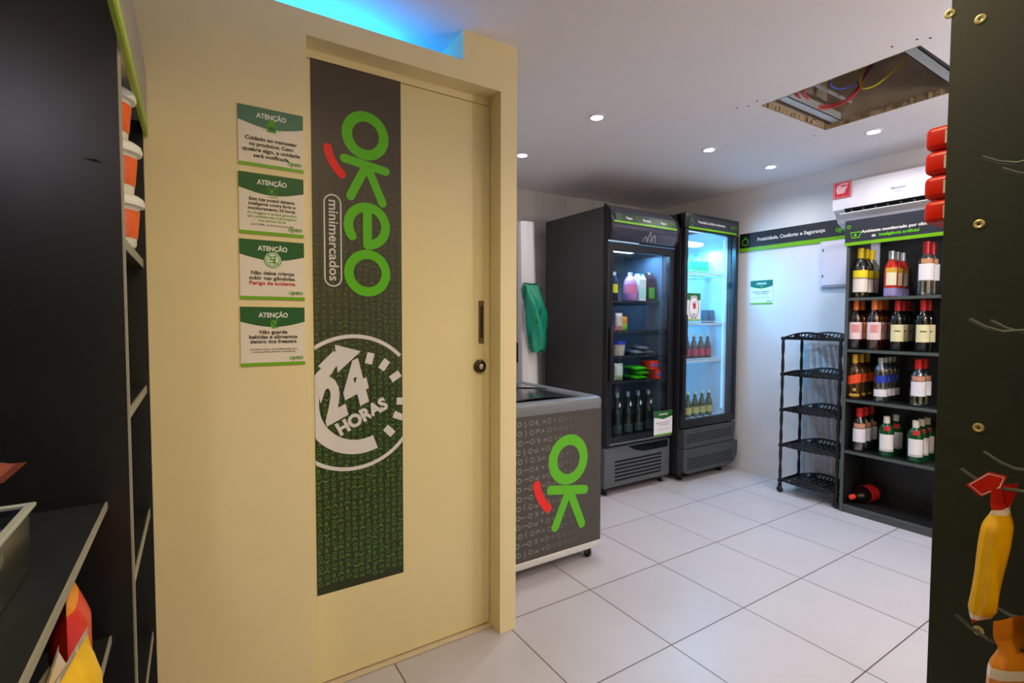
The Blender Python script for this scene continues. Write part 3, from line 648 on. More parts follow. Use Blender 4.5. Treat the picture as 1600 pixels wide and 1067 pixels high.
# stickers on the two glass doors
def small_notice(name, fr, wd, ht, label, lines, parent=None, hand=False):
    mb = MB(); mb.slab(fr, [(0,0),(wd,0),(wd,ht),(0,ht)], .0002, .0012, 0); t = .0012
    mb.poly(fr, [(0, ht), (0, ht*.76), (wd*.5, ht*.66), (wd, ht*.76), (wd, ht)], t+.0003, 1); mb.rect(fr, 0, wd, 0, ht*.06, t+.0003, 2)
    mb.text(fr, 'ATENÇÃO', wd/2, ht*.83, ht*.07, wd*.5, t+.0006, 3, bold=.03)
    for tx, sz, v, wf_ in lines: mb.text(fr, tx, wd/2, v*ht, sz, wf_*wd, t+.0006, 4, bold=.01)
    if hand:
        c = (wd/2, ht*.47); mb.disc(fr, *c, wd*.40, t+.0008, 0, 32, ht*.44); mb.stroke(fr, [(c[0]+wd*.36*math.cos(a*math.pi/16), c[1]+ht*.40*math.sin(a*math.pi/16)) for a in range(32)], .006, t+.0010, 4, closed=True)
        mb.disc(fr, c[0]+.004, c[1]+ht*.04, .016, t+.0012, 5, 16, .019)
        for dx, dy, l in ((-.013,.018,.030),(-.004,.022,.036),(.006,.022,.036),(.015,.016,.028),(.018,-.002,.024)):
            a = math.atan2(dy, dx); mb.stroke(fr, [(c[0]+.004+dx*.5, c[1]+ht*.04+dy*.4), (c[0]+.004+math.cos(a)*l, c[1]+ht*.04+math.sin(a)*l)], .008, t+.0012, 5)
        mb.text(fr, 'NÃO', c[0], ht*.20, .012, wd*.3, t+.0012, 4); mb.text(fr, 'ENTRE', c[0], ht*.13, .009, wd*.3, t+.0012, 4)
    o = mb.build(name, [m_white, m_dgreen, m_line, mat('head_text', '#dfe3d8', .5), m_ink, m_sticker], parent, smooth=False)
    tag(o, label, None if parent else 'sign'); return o
pt = P(1020, 681, 1, Ay-.037); pq = P(1049, 641, 1, Ay-.037)
small_notice('notice_sticker', front(pt.x, Ay-.045, pt.z-.003), pq.x-pt.x, .178, 'white and green notice stuck low on the glass',
    [('Mantenha a porta', .008, .50, .72), ('bem fechada', .008, .42, .5), ('Contamos com a sua', .005, .24, .62)], d1o)
pt = P(1071, 501, 1, By-.032); pq = P(1096, 466, 1, By-.032)
small_notice('hand_sticker', front(B0x+fw-.004, By-.040, pt.z), .150, .205, 'white sticker with a red hand in an oval', [], d2o, True)

# ------------------------------------------------------------------ air conditioner
t = thing('air_conditioner', 'white split air conditioner high on the right wall above the bottle shelves', 'air conditioner', (2.63, -.42, 1.83))
AY0, AY1 = .006, -.83
prof = [(2.728, 2.125), (2.60, 2.12), (2.548, 2.10), (2.528, 2.06), (2.522, 1.96), (2.526, 1.925), (2.56, 1.905), (2.575, 1.885), (2.60, 1.85), (2.66, 1.825), (2.728, 1.822)]
ac = MB(); ac.loft([[(x, y, z) for x, z in prof] for y in (AY0-.004, AY1)]); ac.build('casing', mat('ac_white', '#e3e0e8', .22, coat=.3), t, angle=30)
e = MB(); e.loft([[(x+(.006 if x < 2.7 else 0), y, z*(1) + (-.004 if z > 2 else .003)) for x, z in prof] for y in (AY0, AY0-.006)]); e.build('end_cap', m_white, t)
v = MB(); vf = Frame((2.5262, -.07, 1.925), (0,-1,0), (.034, 0, -.02))
v.slab(Frame((2.5225, -.065, 1.926), (0,-1,0), Vector((.052, 0, -.045))), [(0,0),(.72,0),(.72,.052),(0,.052)], .001, .0025)
v.build('air_outlet', m_void, t, smooth=False)
for k in range(11):
    y = -.10 - k*.066; MB().add([(2.530,y,1.916),(2.546,y,1.902),(2.546,y-.012,1.902),(2.530,y-.012,1.916),(2.526,y,1.913),(2.542,y,1.899),(2.542,y-.012,1.899),(2.526,y-.012,1.913)], [(0,1,2,3),(7,6,5,4),(0,4,5,1),(1,5,6,2),(2,6,7,3),(3,7,4,0)]).build('louvre_blade', mat('blade_grey', '#5b5e60', .5), t, smooth=False)
fp = MB(); fp.loft([[(2.508, y, 1.894), (2.540, y, 1.868), (2.546, y, 1.872), (2.514, y, 1.899)] for y in (-.045, -.80)]); fp.build('air_flap', m_white, t)
st = MB(); fr = Frame(P(1304, 289, 0, 2.5245), (0,-1,0), (.03,0,1)); fr = Frame((2.523, AY0-.006, 1.998), (0,-1,0), (-.0,0,1))
st.slab(fr, [(0,0),(.105,0),(.105,.105),(0,.105)], .0015, .003, 0); st.stroke(fr, [(.006,.006),(.099,.006),(.099,.099),(.006,.099)], .003, .0035, 1, closed=True)
st.slab(fr, [(.025,.03),(.065,.03),(.085,.075),(.05,.07),(.035,.085),(.02,.075),(.018,.05)], .0032, .0038, 1); st.stroke(fr, [(.03,.08),(.06,.088),(.085,.085)], .010, .0042, 1)
st.build('red_sticker', [m_sticker, m_pink], t, smooth=False)
lg = MB(); fr = Frame((2.5205, -.36, 1.985), (0,-1,0), (0,0,1)); lg.text(fr, 'Electrolux', 0, .012, .012, .075, .0035, 0, bold=.02); lg.text(fr, 'inverter', 0, -.008, .007, .035, .0035, 0); lg.build('maker_mark', mat('mark_grey', '#8c8a92', .5), t, smooth=False)

# ------------------------------------------------------------------ wall banner, box and notice
bn = MB(); fr = right(X1, .79, 1.758)
bl = .90; bn.slab(fr, [(0,0),(bl,0),(bl,.147),(0,.147)], .0005, .006, 0); bn.slab(fr, [(0,0),(bl,0),(bl,.032),(0,.032)], .006, .0065, 1)
bn.slab(fr, [(0,.03),(.085,.03),(.085,.147),(0,.147)], .006, .0063, 2)
bn.text(fr, 'Praticidade, Conforto e Segurança', .40, .075, .026, .50, .0069, 3, bold=.03)
bn.stroke(fr, [(.047+.026*math.cos(a*.5236), .078+.026*math.sin(a*.5236)) for a in range(12)], .006, .0067, 4, closed=True); bn.stroke(fr, [(.037,.104),(.047,.120),(.057,.104)], .004, .0067, 4)
okeo(bn, fr.at(.73, .075, .0068), .014, 0, 4, 4)
o = bn.build('wall_banner', [m_navy, m_line, mat('banner_black', '#10180f', .4), m_print, m_green], smooth=False); tag(o, 'long charcoal and green banner on the white wall, running under the air conditioner', 'banner')
eb = thing('electrical_panel', 'flat white electrical panel cover on the wall just left of the bottle shelves', 'panel', (X1, 0, 1.44))
MB().box(X1-.022, X1, -.20, .163, 1.442, 1.762).build('panel_frame', mat('panel_lilac', '#cfcbd8', .4), eb, bevel=.003)
MB().box(X1-.028, X1-.022, -.19, .145, 1.455, 1.75).build('panel_door', mat('panel_lilac2', '#d6d2de', .35), eb, bevel=.002)
for z in (1.52, 1.70): MB().box(X1-.0295, X1-.027, .136, .144, z-.01, z+.01).build('hinge', m_grey, eb)
NB = notice('wall_notice', right(X1, .69, 1.338), .180, .186, 'ATENÇÃO', ic_food,
    [('Mantenha a geladeira', .0085, .50, .76, 4), ('sempre fechada', .0085, .42, .55, 4), ('Contamos com a sua colaboração', .0055, .26, .72, 4)],
    'small notice alone on the white wall below the long banner', mat('sign_teal', '#14604a', .45), paper=mat('paper_cool', '#dfe6ee', .5), group=None)

# ------------------------------------------------------------------ bottle shelving
SXf, SY0, SY1 = 2.42, -.135, -.93
tS = thing('bottle_shelving', 'black open shelving unit full of spirits and wine against the right wall', 'shelving', (2.57, -.53, 0))
MB().box(SXf, X1-.002, SY0-.018, SY0, .0, 1.80).build('side_panel', m_shelf, tS, smooth=False, bevel=.001)
MB().box(SXf, X1-.002, SY1, SY1+.018, .0, 1.80).build('side_panel', m_shelf, tS, smooth=False)
MB().box(SXf-.001, SXf+.001, SY0-.018, SY0, .0, 1.66).build('side_edge_band', m_shedge, tS, smooth=False)
MB().box(X1-.014, X1-.002, SY1+.018, SY0-.018, .0, 1.80).build('back_panel', m_shelf, tS, smooth=False)
MB().box(SXf+.004, SXf+.016, SY1+.018, SY0-.018, 0, .052).build('plinth', mat('plinth_grey', '#454a4a', .4), tS, smooth=False)
SH = [.052, .394, .717, 1.030, 1.350]
for k, z in enumerate(SH):
    s = MB().box(SXf+.004, X1-.014, SY1+.018, SY0-.018, z-.016, z).build('shelf', m_shelf, tS, smooth=False)
    MB().box(SXf+.002, SXf+.004, SY1+.018, SY0-.018, z-.017, z+.0005).build('front_edge', m_shedge, s, smooth=False)
hd = MB(); fr = right(SXf-.002, SY0+.012, 1.672); hl_ = .81
hd.slab(fr, [(0,0),(hl_,0),(hl_,.155),(0,.155)], -.012, .0, 0); hd.slab(fr, [(0,0),(hl_,0),(hl_,.020),(0,.020)], 0, .001, 1)
hd.text(fr, 'Ambiente monitorado por câmeras', .275, .070, .017, .37, .0012, 2, bold=.04)
hd.text(fr, 'de', .157, .040, .016, .022, .0012, 2, bold=.04); hd.text(fr, 'inteligência artificial', .282, .040, .017, .195, .0012, 3, bold=.04)
hd.stroke(fr, [(.032,.078),(.088,.078),(.080,.046),(.040,.046)], .007, .0012, 3, closed=True); hd.disc(fr, .058, .061, .008, .0012, 3)
hd.stroke(fr, [(.022+.009*math.cos(a*.7854), .115+.009*math.sin(a*.7854)) for a in range(8)], .005, .0012, 3, closed=True)
hd.build('header_board', [m_navy, m_line, m_print, m_green], tS, smooth=False)

# bottles -------------------------------------------------------------
gl_clear = glass_mat('glass_clear', (.80, .84, .84), .45, .06); gl_clear2 = glass_mat('glass_smoke', (.62, .64, .52), .40, .06)
gl_green = mat('glass_green', '#0d4a22', .08, coat=.5); gl_dark = mat('glass_black', '#10120f', .08, coat=.6); gl_red = mat('glass_amber_red', '#b31d12', .1, coat=.5)
gl_rose = glass_mat('glass_rose', (.93, .62, .30), .30, .08); gl_whisky = mat('glass_whisky', '#3a2108', .08, coat=.6); gl_gin = glass_mat('glass_gin', (.74, .78, .74), .40, .06)
cY = mat('cap_yellow', '#e8c814', .35); cR = mat('cap_red', '#b3161c', .35); cO = mat('cap_orange', '#e0743a', .4); cW = mat('cap_white', '#d9d2c4', .4); cG = mat('cap_silver', '#a9adb0', .3, metal=.4); cYe = mat('cap_gold', '#d3a93a', .4)
lab = lambda n, c: mat('label_' + n, c, .55)
SPIRIT = [(0.0005,0),(.036,0),(.040,.004),(.041,.02),(.041,.16),(.038,.182),(.024,.208),(.0155,.222),(.0145,.262),(.0135,.264),(.0005,.264)]
WINE = [(0.0005,0),(.034,0),(.0375,.004),(.0375,.185),(.034,.208),(.022,.232),(.0145,.248),(.0135,.292),(.0005,.292)]
ROUND = [(0.0005,0),(.038,0),(.042,.006),(.042,.15),(.040,.168),(.030,.186),(.018,.198),(.015,.225),(.0005,.225)]
def ss(prof, s): return [(r*s[0], z*s[1]) for r, z in prof]
def bottle(kind, x, y, z, label, group, cat='bottle', n=22):
    K = BK[kind]; t = thing(K['name'], label, cat, (x, y, z), group); s = K.get('s', (1, 1)); prof = ss(K['prof'], s); H = prof[-1][1]
    MB().lathe(prof, (x, y, z), n).build('glass_body', K['glass'], t, angle=50)
    ca = K['cap']; cr, ch = ca[1], ca[2]
    MB().lathe([(cr, H-ch*.75), (cr, H+ch*.22), (cr*.9, H+ch*.25), (.0005, H+ch*.25)], (x, y, z), 16).build('cap', ca[0], t)
    rb = max(r for r, _ in prof)
    for nm, m_, z0_, z1_, a_ in K['labels']:
        c = MB(); c.lathe([(rb+.0008, z0_*H), (rb+.0008, z1_*H)], (x, y, z), 14, 0, arc=(180+24-a_, 180+24+a_))
        if kind == 'whisky' and nm == 'label': c.v = [(a, b, d - .30*(b-y)) for a, b, d in c.v]
        c.build(nm, m_, t)
    return t
BK = {
 'yellow': dict(name='gin_bottle', prof=SPIRIT, s=(1.03, 1.10), glass=gl_clear2, cap=(cY, .0165, .062), labels=[('label_band', lab('yellow','#e6d21c'), .42,.58,62), ('label', lab('cream','#e3dcd0'), .12,.42,62), ('label_stripe', lab('maroon','#7a1f22'), .395,.425,62)]),
 'redliq': dict(name='liqueur_bottle', prof=SPIRIT, s=(.82, .98), glass=gl_red, cap=(cG, .0155, .05), labels=[('label', lab('pale','#dcd7b8'), .26,.55,46), ('label_band', lab('mustard','#c7a02a'), .55,.66,50), ('base_band', lab('violet','#8c86b8'), .02,.20,80)]),
 'vodka': dict(name='vodka_bottle', prof=SPIRIT, s=(.92, 1.09), glass=gl_clear, cap=(cR, .018, .07), labels=[('label', lab('white','#e6e2e6'), .30,.62,62), ('label_band', lab('copper','#c48a62'), .63,.72,40)]),
 'rose': dict(name='rose_wine_bottle', prof=WINE, s=(1.08, 1.0), glass=gl_rose, cap=(cO, .0165, .062), labels=[('label', lab('rosewhite','#e6cfd2'), .22,.58,56), ('label_print', lab('rosepink','#d98b86'), .36,.53,30)]),
 'redwine': dict(name='red_wine_bottle', prof=WINE, s=(.90, .97), glass=gl_dark, cap=(cR, .0155, .062), labels=[('label', lab('parchment','#dcd6a8'), .20,.55,62), ('label_crest', lab('brown','#6b5c3a'), .40,.43,26)]),
 'whisky': dict(name='whisky_bottle', prof=SPIRIT, s=(.98, 1.02), glass=gl_whisky, cap=(cYe, .016, .056), labels=[('label', lab('vermilion','#e0481c'), .36,.56,60), ('foot_label', lab('goldfoot','#c39a2e'), .08,.14,40), ('crest', lab('goldcrest','#b39238'), .2,.27,12)]),
 'blue': dict(name='vodka_bottle', prof=ROUND, s=(.86, 1.16), glass=gl_clear, cap=(cG, .0155, .03), labels=[('label_band', lab('cobalt','#1c3aa8'), .46,.62,40), ('label', lab('pearl','#dcd8e0'), .14,.30,62)]),
 'gin': dict(name='gin_bottle', prof=SPIRIT, s=(.90, .98), glass=gl_gin, cap=(cR, .019, .056), labels=[('label', lab('greywhite','#dcd9df'), .24,.56,62), ('label_band', lab('salmon','#c2876c'), .58,.68,50)]),
 'green': dict(name='green_gin_bottle', prof=ROUND, s=(.90, 1.02), glass=gl_green, cap=(cW, .0165, .05), labels=[('label', lab('offwhite','#dfdbdc'), .16,.60,60), ('wax_seal', lab('seal','#b81e2a'), .70,.82,24), ('label_line', lab('grey','#5b5b60'), .18,.20,60)]),
}
def yshelf(px, z, x=2.475):
    return P(px, 500, 0, x).y
def row(kind, px, shelf, n, names, group, x0=2.475, step=.082, dy=0):
    z = SH[shelf]; y = yshelf(px, z, x0); first = bottle(kind, x0, y, z, names[0], group)
    for k in range(1, n): dup(first, (step*k, dy*k, 0), names[k])
T3 = lambda s, where: [s % 'front', s % 'middle', s % 'rear']
row('yellow', 1342, 4, 3, ['frontmost yellow-capped bottle on the top shelf, whole yellow and cream label in view', 'yellow-capped bottle second from the front on the top shelf', 'rearmost yellow-capped bottle of the top shelf'], 'yellow-capped bottles on the top shelf', step=.075)
row('redliq', 1390, 4, 3, ['frontmost red liqueur bottle with a pale shield label on the top shelf', 'red liqueur bottle second from the front on the top shelf', 'rearmost red liqueur bottle of the top shelf, deep in shade'], 'red liqueur bottles on the top shelf', step=.078)
row('vodka', 1444, 4, 2, ['large clear bottle with a red cap at the front of the top shelf', 'clear red-capped bottle behind the large front one on the top shelf'], 'clear red-capped bottles on the top shelf')
row('rose', 1337, 3, 2, ['front rosé bottle with orange cap at the left end of the wine shelf', 'rosé bottle behind the leftmost one on the wine shelf'], 'rosé wine bottles')
row('rose', 1366, 3, 3, ['front rosé bottle with orange cap right beside the dark wines', 'rosé bottle second in line beside the dark wines', 'rosé bottle at the back beside the dark wines'], 'rosé wine bottles', step=.075)
row('redwine', 1402, 3, 3, ['dark wine bottle with parchment label at the front, next to the rosé', 'dark red-capped wine second in line next to the rosé', 'dark red-capped wine at the back of the line next to the rosé'], 'dark red wine bottles', step=.075)
row('redwine', 1442, 3, 2, ['dark wine bottle with parchment label at the front right of the wine shelf', 'dark red-capped wine behind the rightmost parchment-labelled bottle'], 'dark red wine bottles')
row('whisky', 1338, 2, 3, ['whisky bottle with slanted orange label at the front of the third shelf', 'whisky bottle with orange label second in line on the third shelf', 'rearmost whisky bottle of the third shelf, only its gold cap showing'], 'whisky bottles')
row('blue', 1379, 2, 4, ['clear bottle with a cobalt blue band, frontmost of its line', 'clear blue-banded bottle second in its line', 'clear blue-banded bottle third in its line', 'rearmost clear blue-banded bottle'], 'clear bottles with blue bands', step=.058)
bpy.context.view_layer.update()
row('gin', 1438, 2, 2, ['red-capped gin bottle at the front right of the third shelf', 'red-capped gin bottle behind the front one on the third shelf'], 'red-capped gin bottles')
row('gin', 1348, 1, 3, ['red-capped gin bottle at the front left of the fourth shelf', 'red-capped gin bottle second in line on the fourth shelf', 'rearmost red-capped gin bottle of the fourth shelf'], 'red-capped gin bottles', step=.078)
row('green', 1391, 1, 2, ['green bottle with a red seal and white label, middle of the fourth shelf', 'green bottle behind the middle one on the fourth shelf'], 'green gin bottles', step=.13)
row('green', 1437, 1, 3, ['green bottle with red seal at the right end of the fourth shelf, frontmost', 'green bottle second in the right-hand line of the fourth shelf', 'rearmost green bottle of the right-hand line on the fourth shelf'], 'green gin bottles')
# cola bottle lying on the bottom shelf, its cap towards the camera
cb = thing('cola_bottle', 'black plastic cola bottle with red cap lying on the bottom shelf', 'bottle', (2.52, -.25, .052))
ca = Vector((2.445, -.158-.02, .052+.032)); 
cp = P(1331, 779, 0, 2.445); axis = Vector((.98, -.14, .0)).normalized(); Mr = Vector((0,0,1)).rotation_difference(axis).to_matrix().to_4x4()
c0 = Vector((2.440, cp.y-.004, .052+.0535))
MB().lathe([(.013,.0),(.013,.018),(.018,.03),(.036,.055),(.050,.085),(.053,.115),(.052,.19),(.053,.25),(.046,.265),(.0005,.265)], c0, 26, 0, M=Mr).build('body', mat('cola', '#150c0a', .08, coat=.7), cb)
MB().lathe([(.0005,-.012),(.0145,-.012),(.0155,-.006),(.0155,.012),(.0005,.012)], c0, 18, 0, M=Mr).build('cap', mat('cap_scarlet', '#e23a24', .35), cb)
MB().lathe([(.0538,.11),(.0538,.19)], c0, 26, 0, M=Mr).build('label', lab('cola_red', '#b0161c'), cb)

# ------------------------------------------------------------------ plastic tier rack
rk = thing('tier_rack', 'empty black plastic rack of five oval tiers on wheels beside the bottle shelves', 'rack', (2.565, .06, 0))
RX0, RX1, RY0, RY1 = 2.435, 2.70, -.105, .262
TZ = [.085, .335, .585, .835, 1.085]; m_rk = mat('rack_black', '#17191c', .38)
rcx, rcy = (RX0+RX1)/2, (RY0+RY1)/2; ra, rb = (RX1-RX0)/2, (RY1-RY0)/2
for z in TZ:
    tr_ = MB(); N = 44
    def edge(side, u, f, gr=0):
        """point on the collar of one long side: it bows outwards and upwards towards its middle"""
        s_ = math.sin(math.pi*min(1, max(0, u))); y = RY1 - (RY1-RY0)*u; x = (RX0+.008 - .030*s_) if side < 0 else (RX1-.008 + .004*s_)
        return (x + side*(.010*(f-1) + gr), y, z - .004 + f*(.012 + .040*s_))
    def patch(side, q):
        v = [edge(side, u, f, 0) for u, f in q] + [edge(side, u, f, .0026) for u, f in q]
        tr_.add(v, [(0,1,2,3),(7,6,5,4),(0,4,5,1),(1,5,6,2),(2,6,7,3),(3,7,4,0)])
    for side in (-1, 1):
        for k in range(N):
            u0, u1 = k/N, (k+1)/N; patch(side, [(u0,0),(u1,0),(u1,.30),(u0,.30)]); patch(side, [(u0,.74),(u1,.74),(u1,1),(u0,1)])
            slot = (.12 < u0 < .22 or .33 < u0 < .66 or .76 < u0 < .90)
            if not slot or k % 3 == 0: patch(side, [(u0,.30),(u1,.30),(u1+(.025 if slot else 0),.74),(u0+(.025 if slot else 0),.74)])
    for y in (RY0, RY1): tr_.box(RX0+.008, RX1-.008, y-.0015, y+.0015, z-.006, z+.010)
    for k in range(10):        # slatted bottom
        y = RY0 + (RY1-RY0)*(k+.5)/10; s_ = math.sin(math.pi*(k+.5)/10); tr_.box(RX0+.018-.030*s_, RX1-.018+.004*s_, y-.012, y+.012, z-.007, z-.003)
    for xx in (rcx-.09, rcx-.03, rcx+.03, rcx+.09): tr_.box(xx-.006, xx+.006, RY0, RY1, z-.009, z-.004)
    for x in (RX0+.01, RX1-.01):
        for y in (RY0+.0, RY1-.0): tr_.lathe([(.0005,-.012),(.014,-.012),(.015,.0),(.013,.012),(.0005,.012)], (x, y, z), 12)
    tr_.build('tier', m_rk, rk, smooth=True, angle=30)
for x in (RX0+.01, RX1-.01):
    for y in (RY0, RY1):
        p = [(.008, .055)]
        for a, b in zip(TZ[:-1], TZ[1:]):
            for k in range(9):
                f = k/8; p.append((.0068 + .0042*abs(math.sin(f*math.pi*2)), a + (b-a)*f))
        MB().lathe(p, (x, y, 0), 10).build('post', m_rk, rk, angle=60)
        w_ = MB(); My = Matrix.Rotation(math.radians(90), 4, 'Y'); w_.lathe([(.0005,-.008),(.019,-.008),(.022,-.004),(.022,.004),(.019,.008),(.0005,.008)], (x, y, .022), 18, 0, M=My); w_.box(x-.012, x+.012, y-.008, y+.008, .035, .066); w_.build('wheel', m_black, rk)

# ------------------------------------------------------------------ fridge contents
def simple(name, mb, mats, label, cat, group=None, **k): return tag(mb.build(name, mats, None, **k), label, cat, group)
def carton(name, x, y, z, w_, d_, h_, m1, m2, capm, label, group):
    t = thing(name, label, 'carton' if 'carton' in name else 'bottle', (x, y, z), group)
    b = MB(); b.loft([[(x-w_/2,y-d_/2,z),(x+w_/2,y-d_/2,z),(x+w_/2,y+d_/2,z),(x-w_/2,y+d_/2,z)], [(x-w_/2,y-d_/2,z+h_*.8),(x+w_/2,y-d_/2,z+h_*.8),(x+w_/2,y+d_/2,z+h_*.8),(x-w_/2,y+d_/2,z+h_*.8)],
                      [(x-w_/2,y-d_*.12,z+h_),(x+w_/2,y-d_*.12,z+h_),(x+w_/2,y+d_*.12,z+h_),(x-w_/2,y+d_*.12,z+h_)]]); b.build('box', m1, t, smooth=False)
    MB().box(x-w_*.42, x+w_*.42, y-d_/2-.001, y-d_/2, z+h_*.12, z+h_*.5).build('printed_panel', m2, t, smooth=False)
    MB().lathe([(.013, 0), (.013, .018), (.0005, .019)], (x, y-d_*.1, z+h_*.93), 14).build('cap', capm, t); return t
pc = mat('pack_lilac', '#c98ac4', .4); pw = mat('pack_white', '#dfe6e2', .4); pg_ = mat('pack_green', '#58b02c', .4); pm = mat('pack_brown', '#4a2f33', .4); pk = mat('pack_rose', '#e0708a', .4)
yF = .97
xa = lambda px, y=yF: P(px, 500, 1, y).x
def jug(x, y, z, s, m1, m2, capm, label, group, name='juice_bottle'):
    t = thing(name, label, 'bottle', (x, y, z), group)
    prof = [(0.0005,0),(.036,0),(.041,.006),(.041,.13),(.038,.155),(.028,.180),(.016,.195),(.015,.21),(.0005,.21)]
    MB().lathe(ss(prof, s), (x, y, z), 18).build('body', m1, t, angle=50); H = .21*s[1]
    MB().lathe([(.017, H-.012), (.018, H+.012), (.0005, H+.013)], (x, y, z), 14).build('cap', capm, t)
    MB().lathe([(.0418*s[0], .3*H), (.0418*s[0], .62*H)], (x, y, z), 12, 0, arc=(130, 290)).build('label', m2, t); return t
z = S1[4]
jug(xa(984), yF, z, (1.15,.95), pc, pk, cW, 'lilac and pink bottle on the top shelf of the nearer fridge', None)
carton('juice_carton', xa(998), yF, z, .070, .07, .205, pw, mat('pack_mint', '#b9e0cf', .4), mat('cap_teal', '#28a08a', .4), 'white carton with green cap on the top shelf of the nearer fridge', None)
carton('juice_carton', xa(1012), yF, z, .070, .07, .215, pm, pg_, cW, 'dark and lime green carton with white cap on the top shelf of the nearer fridge', None)
dkb = mat('bottle_navy', '#1c2036', .2)
jug(xa(958), yF-.0, z, (.8,.92), dkb, mat('label_yellow', '#d9c02a', .4), cW, 'dark bottle with yellow label at the left of the top shelf in the nearer fridge', None)
jug(xa(968), yF+.10, z, (.8,1.0), dkb, mat('label_silver', '#a9adb8', .4), m_black, 'dark bottle behind the yellow-labelled one in the nearer fridge', None)
# second shelf
def pillow(fr, w_, h_, d_, bands, name, label=None, cat=None, group=None, parent=None, nu=12, nv=18, crimp=.06, sag=0, mats=None):
    """a filled packet: bulging middle, flat crimped ends; bands split its height between materials"""
    mb = MB(); nm = [b[1] for b in bands]
    def pt(i, j, s):
        u = -1 + 2*i/nu; v = j/nv; e = min(1, max(0, (v-crimp)/.22)) * min(1, max(0, (1-crimp-v)/.22)); e = e**.6
        th = d_/2*e*math.sqrt(max(0, 1-abs(u)**2.4)); ww = w_/2*(1 - .06*e) + .0015*math.sin(v*40)*(1 if e < .1 else .3)
        return fr(u*ww, v*h_, s*th + .004*sag*math.sin(v*9+u*4)*e)
    for s in (1, -1):
        n0 = len(mb.v); mb.v += [tuple(pt(i, j, s)) for j in range(nv+1) for i in range(nu+1)]
        for j in range(nv):
            vv = (j+.5)/nv; mi = 0
            for q, (v1, m_) in enumerate(bands):
                if vv <= v1: mi = q; break
            for i in range(nu):
                a = n0 + j*(nu+1)+i; f = (a, a+1, a+nu+2, a+nu+1); mb.f.append(f if s > 0 else f[::-1]); mb.m.append(mi)
    o = mb.build(name, nm, parent, angle=60)
    if label: tag(o, label, cat, group)
    return o
pillow(front(xa(966), .965, S1[3]+.001), .07, .14, .03, [(.3, mat('snack_pink','#d77a86',.4)), (1, mat('snack_cream','#cfc0b0',.4))], 'snack_packet', 'pinkish packet standing at the left of the second shelf in the nearer fridge', 'packet')
pillow(front(xa(976), .975, S1[3]+.001), .06, .115, .03, [(.45, mat('snack_lime','#86c52c',.4)), (1, mat('snack_orange','#d98a2c',.4))], 'snack_packet', 'lime and orange packet on the second shelf of the nearer fridge', 'packet')
tb = thing('ice_cream_tub', 'round white tub with blue lid in the nearer fridge', 'tub', (xa(967), .98, S1[2]))
MB().lathe([(.0005,0),(.045,0),(.055,.085),(.0005,.085)], (xa(967), .98, S1[2]), 22).build('tub', mat('tub_print', '#c9b8a4', .5, noise=.8, nscale=60), tb)
MB().lathe([(.058,.083),(.059,.104),(.0005,.106)], (xa(967), .98, S1[2]), 22).build('lid', mat('lid_blue', '#243fa8', .35), tb)
m_foil = mat('foil_silver', '#9aa0a6', .25, metal=.5, noise=.6, nscale=60)
for k, (px, hz) in enumerate(((995, 0), (1010, 0), (1003, .03))):
    fr = Frame((xa(px), .92+.0*k, S1[2]+.018+hz), (1,0,0), (0,1,.05)); pillow(fr, .10, .16, .034, [(.5, m_foil), (1, mat('foil_dark','#3a3c40',.3))], 'foil_packet', ['silver foil packet lying left on the middle shelf of the nearer fridge', 'silver foil packet lying right on the middle shelf of the nearer fridge', 'silver foil packet lying on top of two others in the nearer fridge'][k], 'packet', 'foil packets in the nearer fridge')
m_lime = mat('wrap_lime', '#3fc41c', .35, noise=.4, nscale=60)
for k, hz in enumerate((0, .033, .066)):
    fr = Frame((xa(995+4*(k%2)), .90, S1[1]+.018+hz), (1,0,0), (0,1,.03)); pillow(fr, .125, .18, .034, [(.4, m_lime), (1, mat('wrap_green','#2c8a1c',.4))], 'lime_packet', ['lowest of three flat lime green packets stacked in the nearer fridge', 'middle of three flat lime green packets stacked in the nearer fridge', 'uppermost of three flat lime green packets stacked in the nearer fridge'][k], 'packet', 'lime green packets')
for k, (px, hz) in enumerate(((1024, 0), (1016, .070))):
    b = MB(); x = xa(px, .94); b.rbox(x-.042, x+.042, .94-.05, .94+.05, S1[1]+.001+hz, S1[1]+.068+hz, .006); b.slab(front(x, .89, S1[1]+.035+hz), [(-.024,-.010),(.024,-.010),(.028,.006),(.0,.016),(-.028,.006)], .0005, .001, 1)
    simple('sausage_pack', b, [mat('pack_scarlet', '#d8321c', .35), mat('badge_blue', '#3f5fb8', .4)], ['lower red pack with a blue badge beside the lime green packets', 'upper red pack with a blue badge, set on the other one'][k], 'packet', 'red packs with blue badges')
pillow(front(xa(964), .95, S1[1]+.001), .085, .135, .035, [(.35, mat('salad_green','#9fb88a',.4)), (1, mat('salad_white','#c9cfc0',.4))], 'salad_bag', 'pale green bag standing left of the lime packets in the nearer fridge', 'packet')
dk = mat('bottle_dark_glass', '#14201c', .1, coat=.6)
lbls = ['dark bottle at the far left of the bottom of the nearer fridge', 'dark bottle second from the left at the bottom of the nearer fridge', 'dark bottle third from the left at the bottom of the nearer fridge', 'dark bottle at the right, beside the glass-door notice, in the nearer fridge']
proto = None
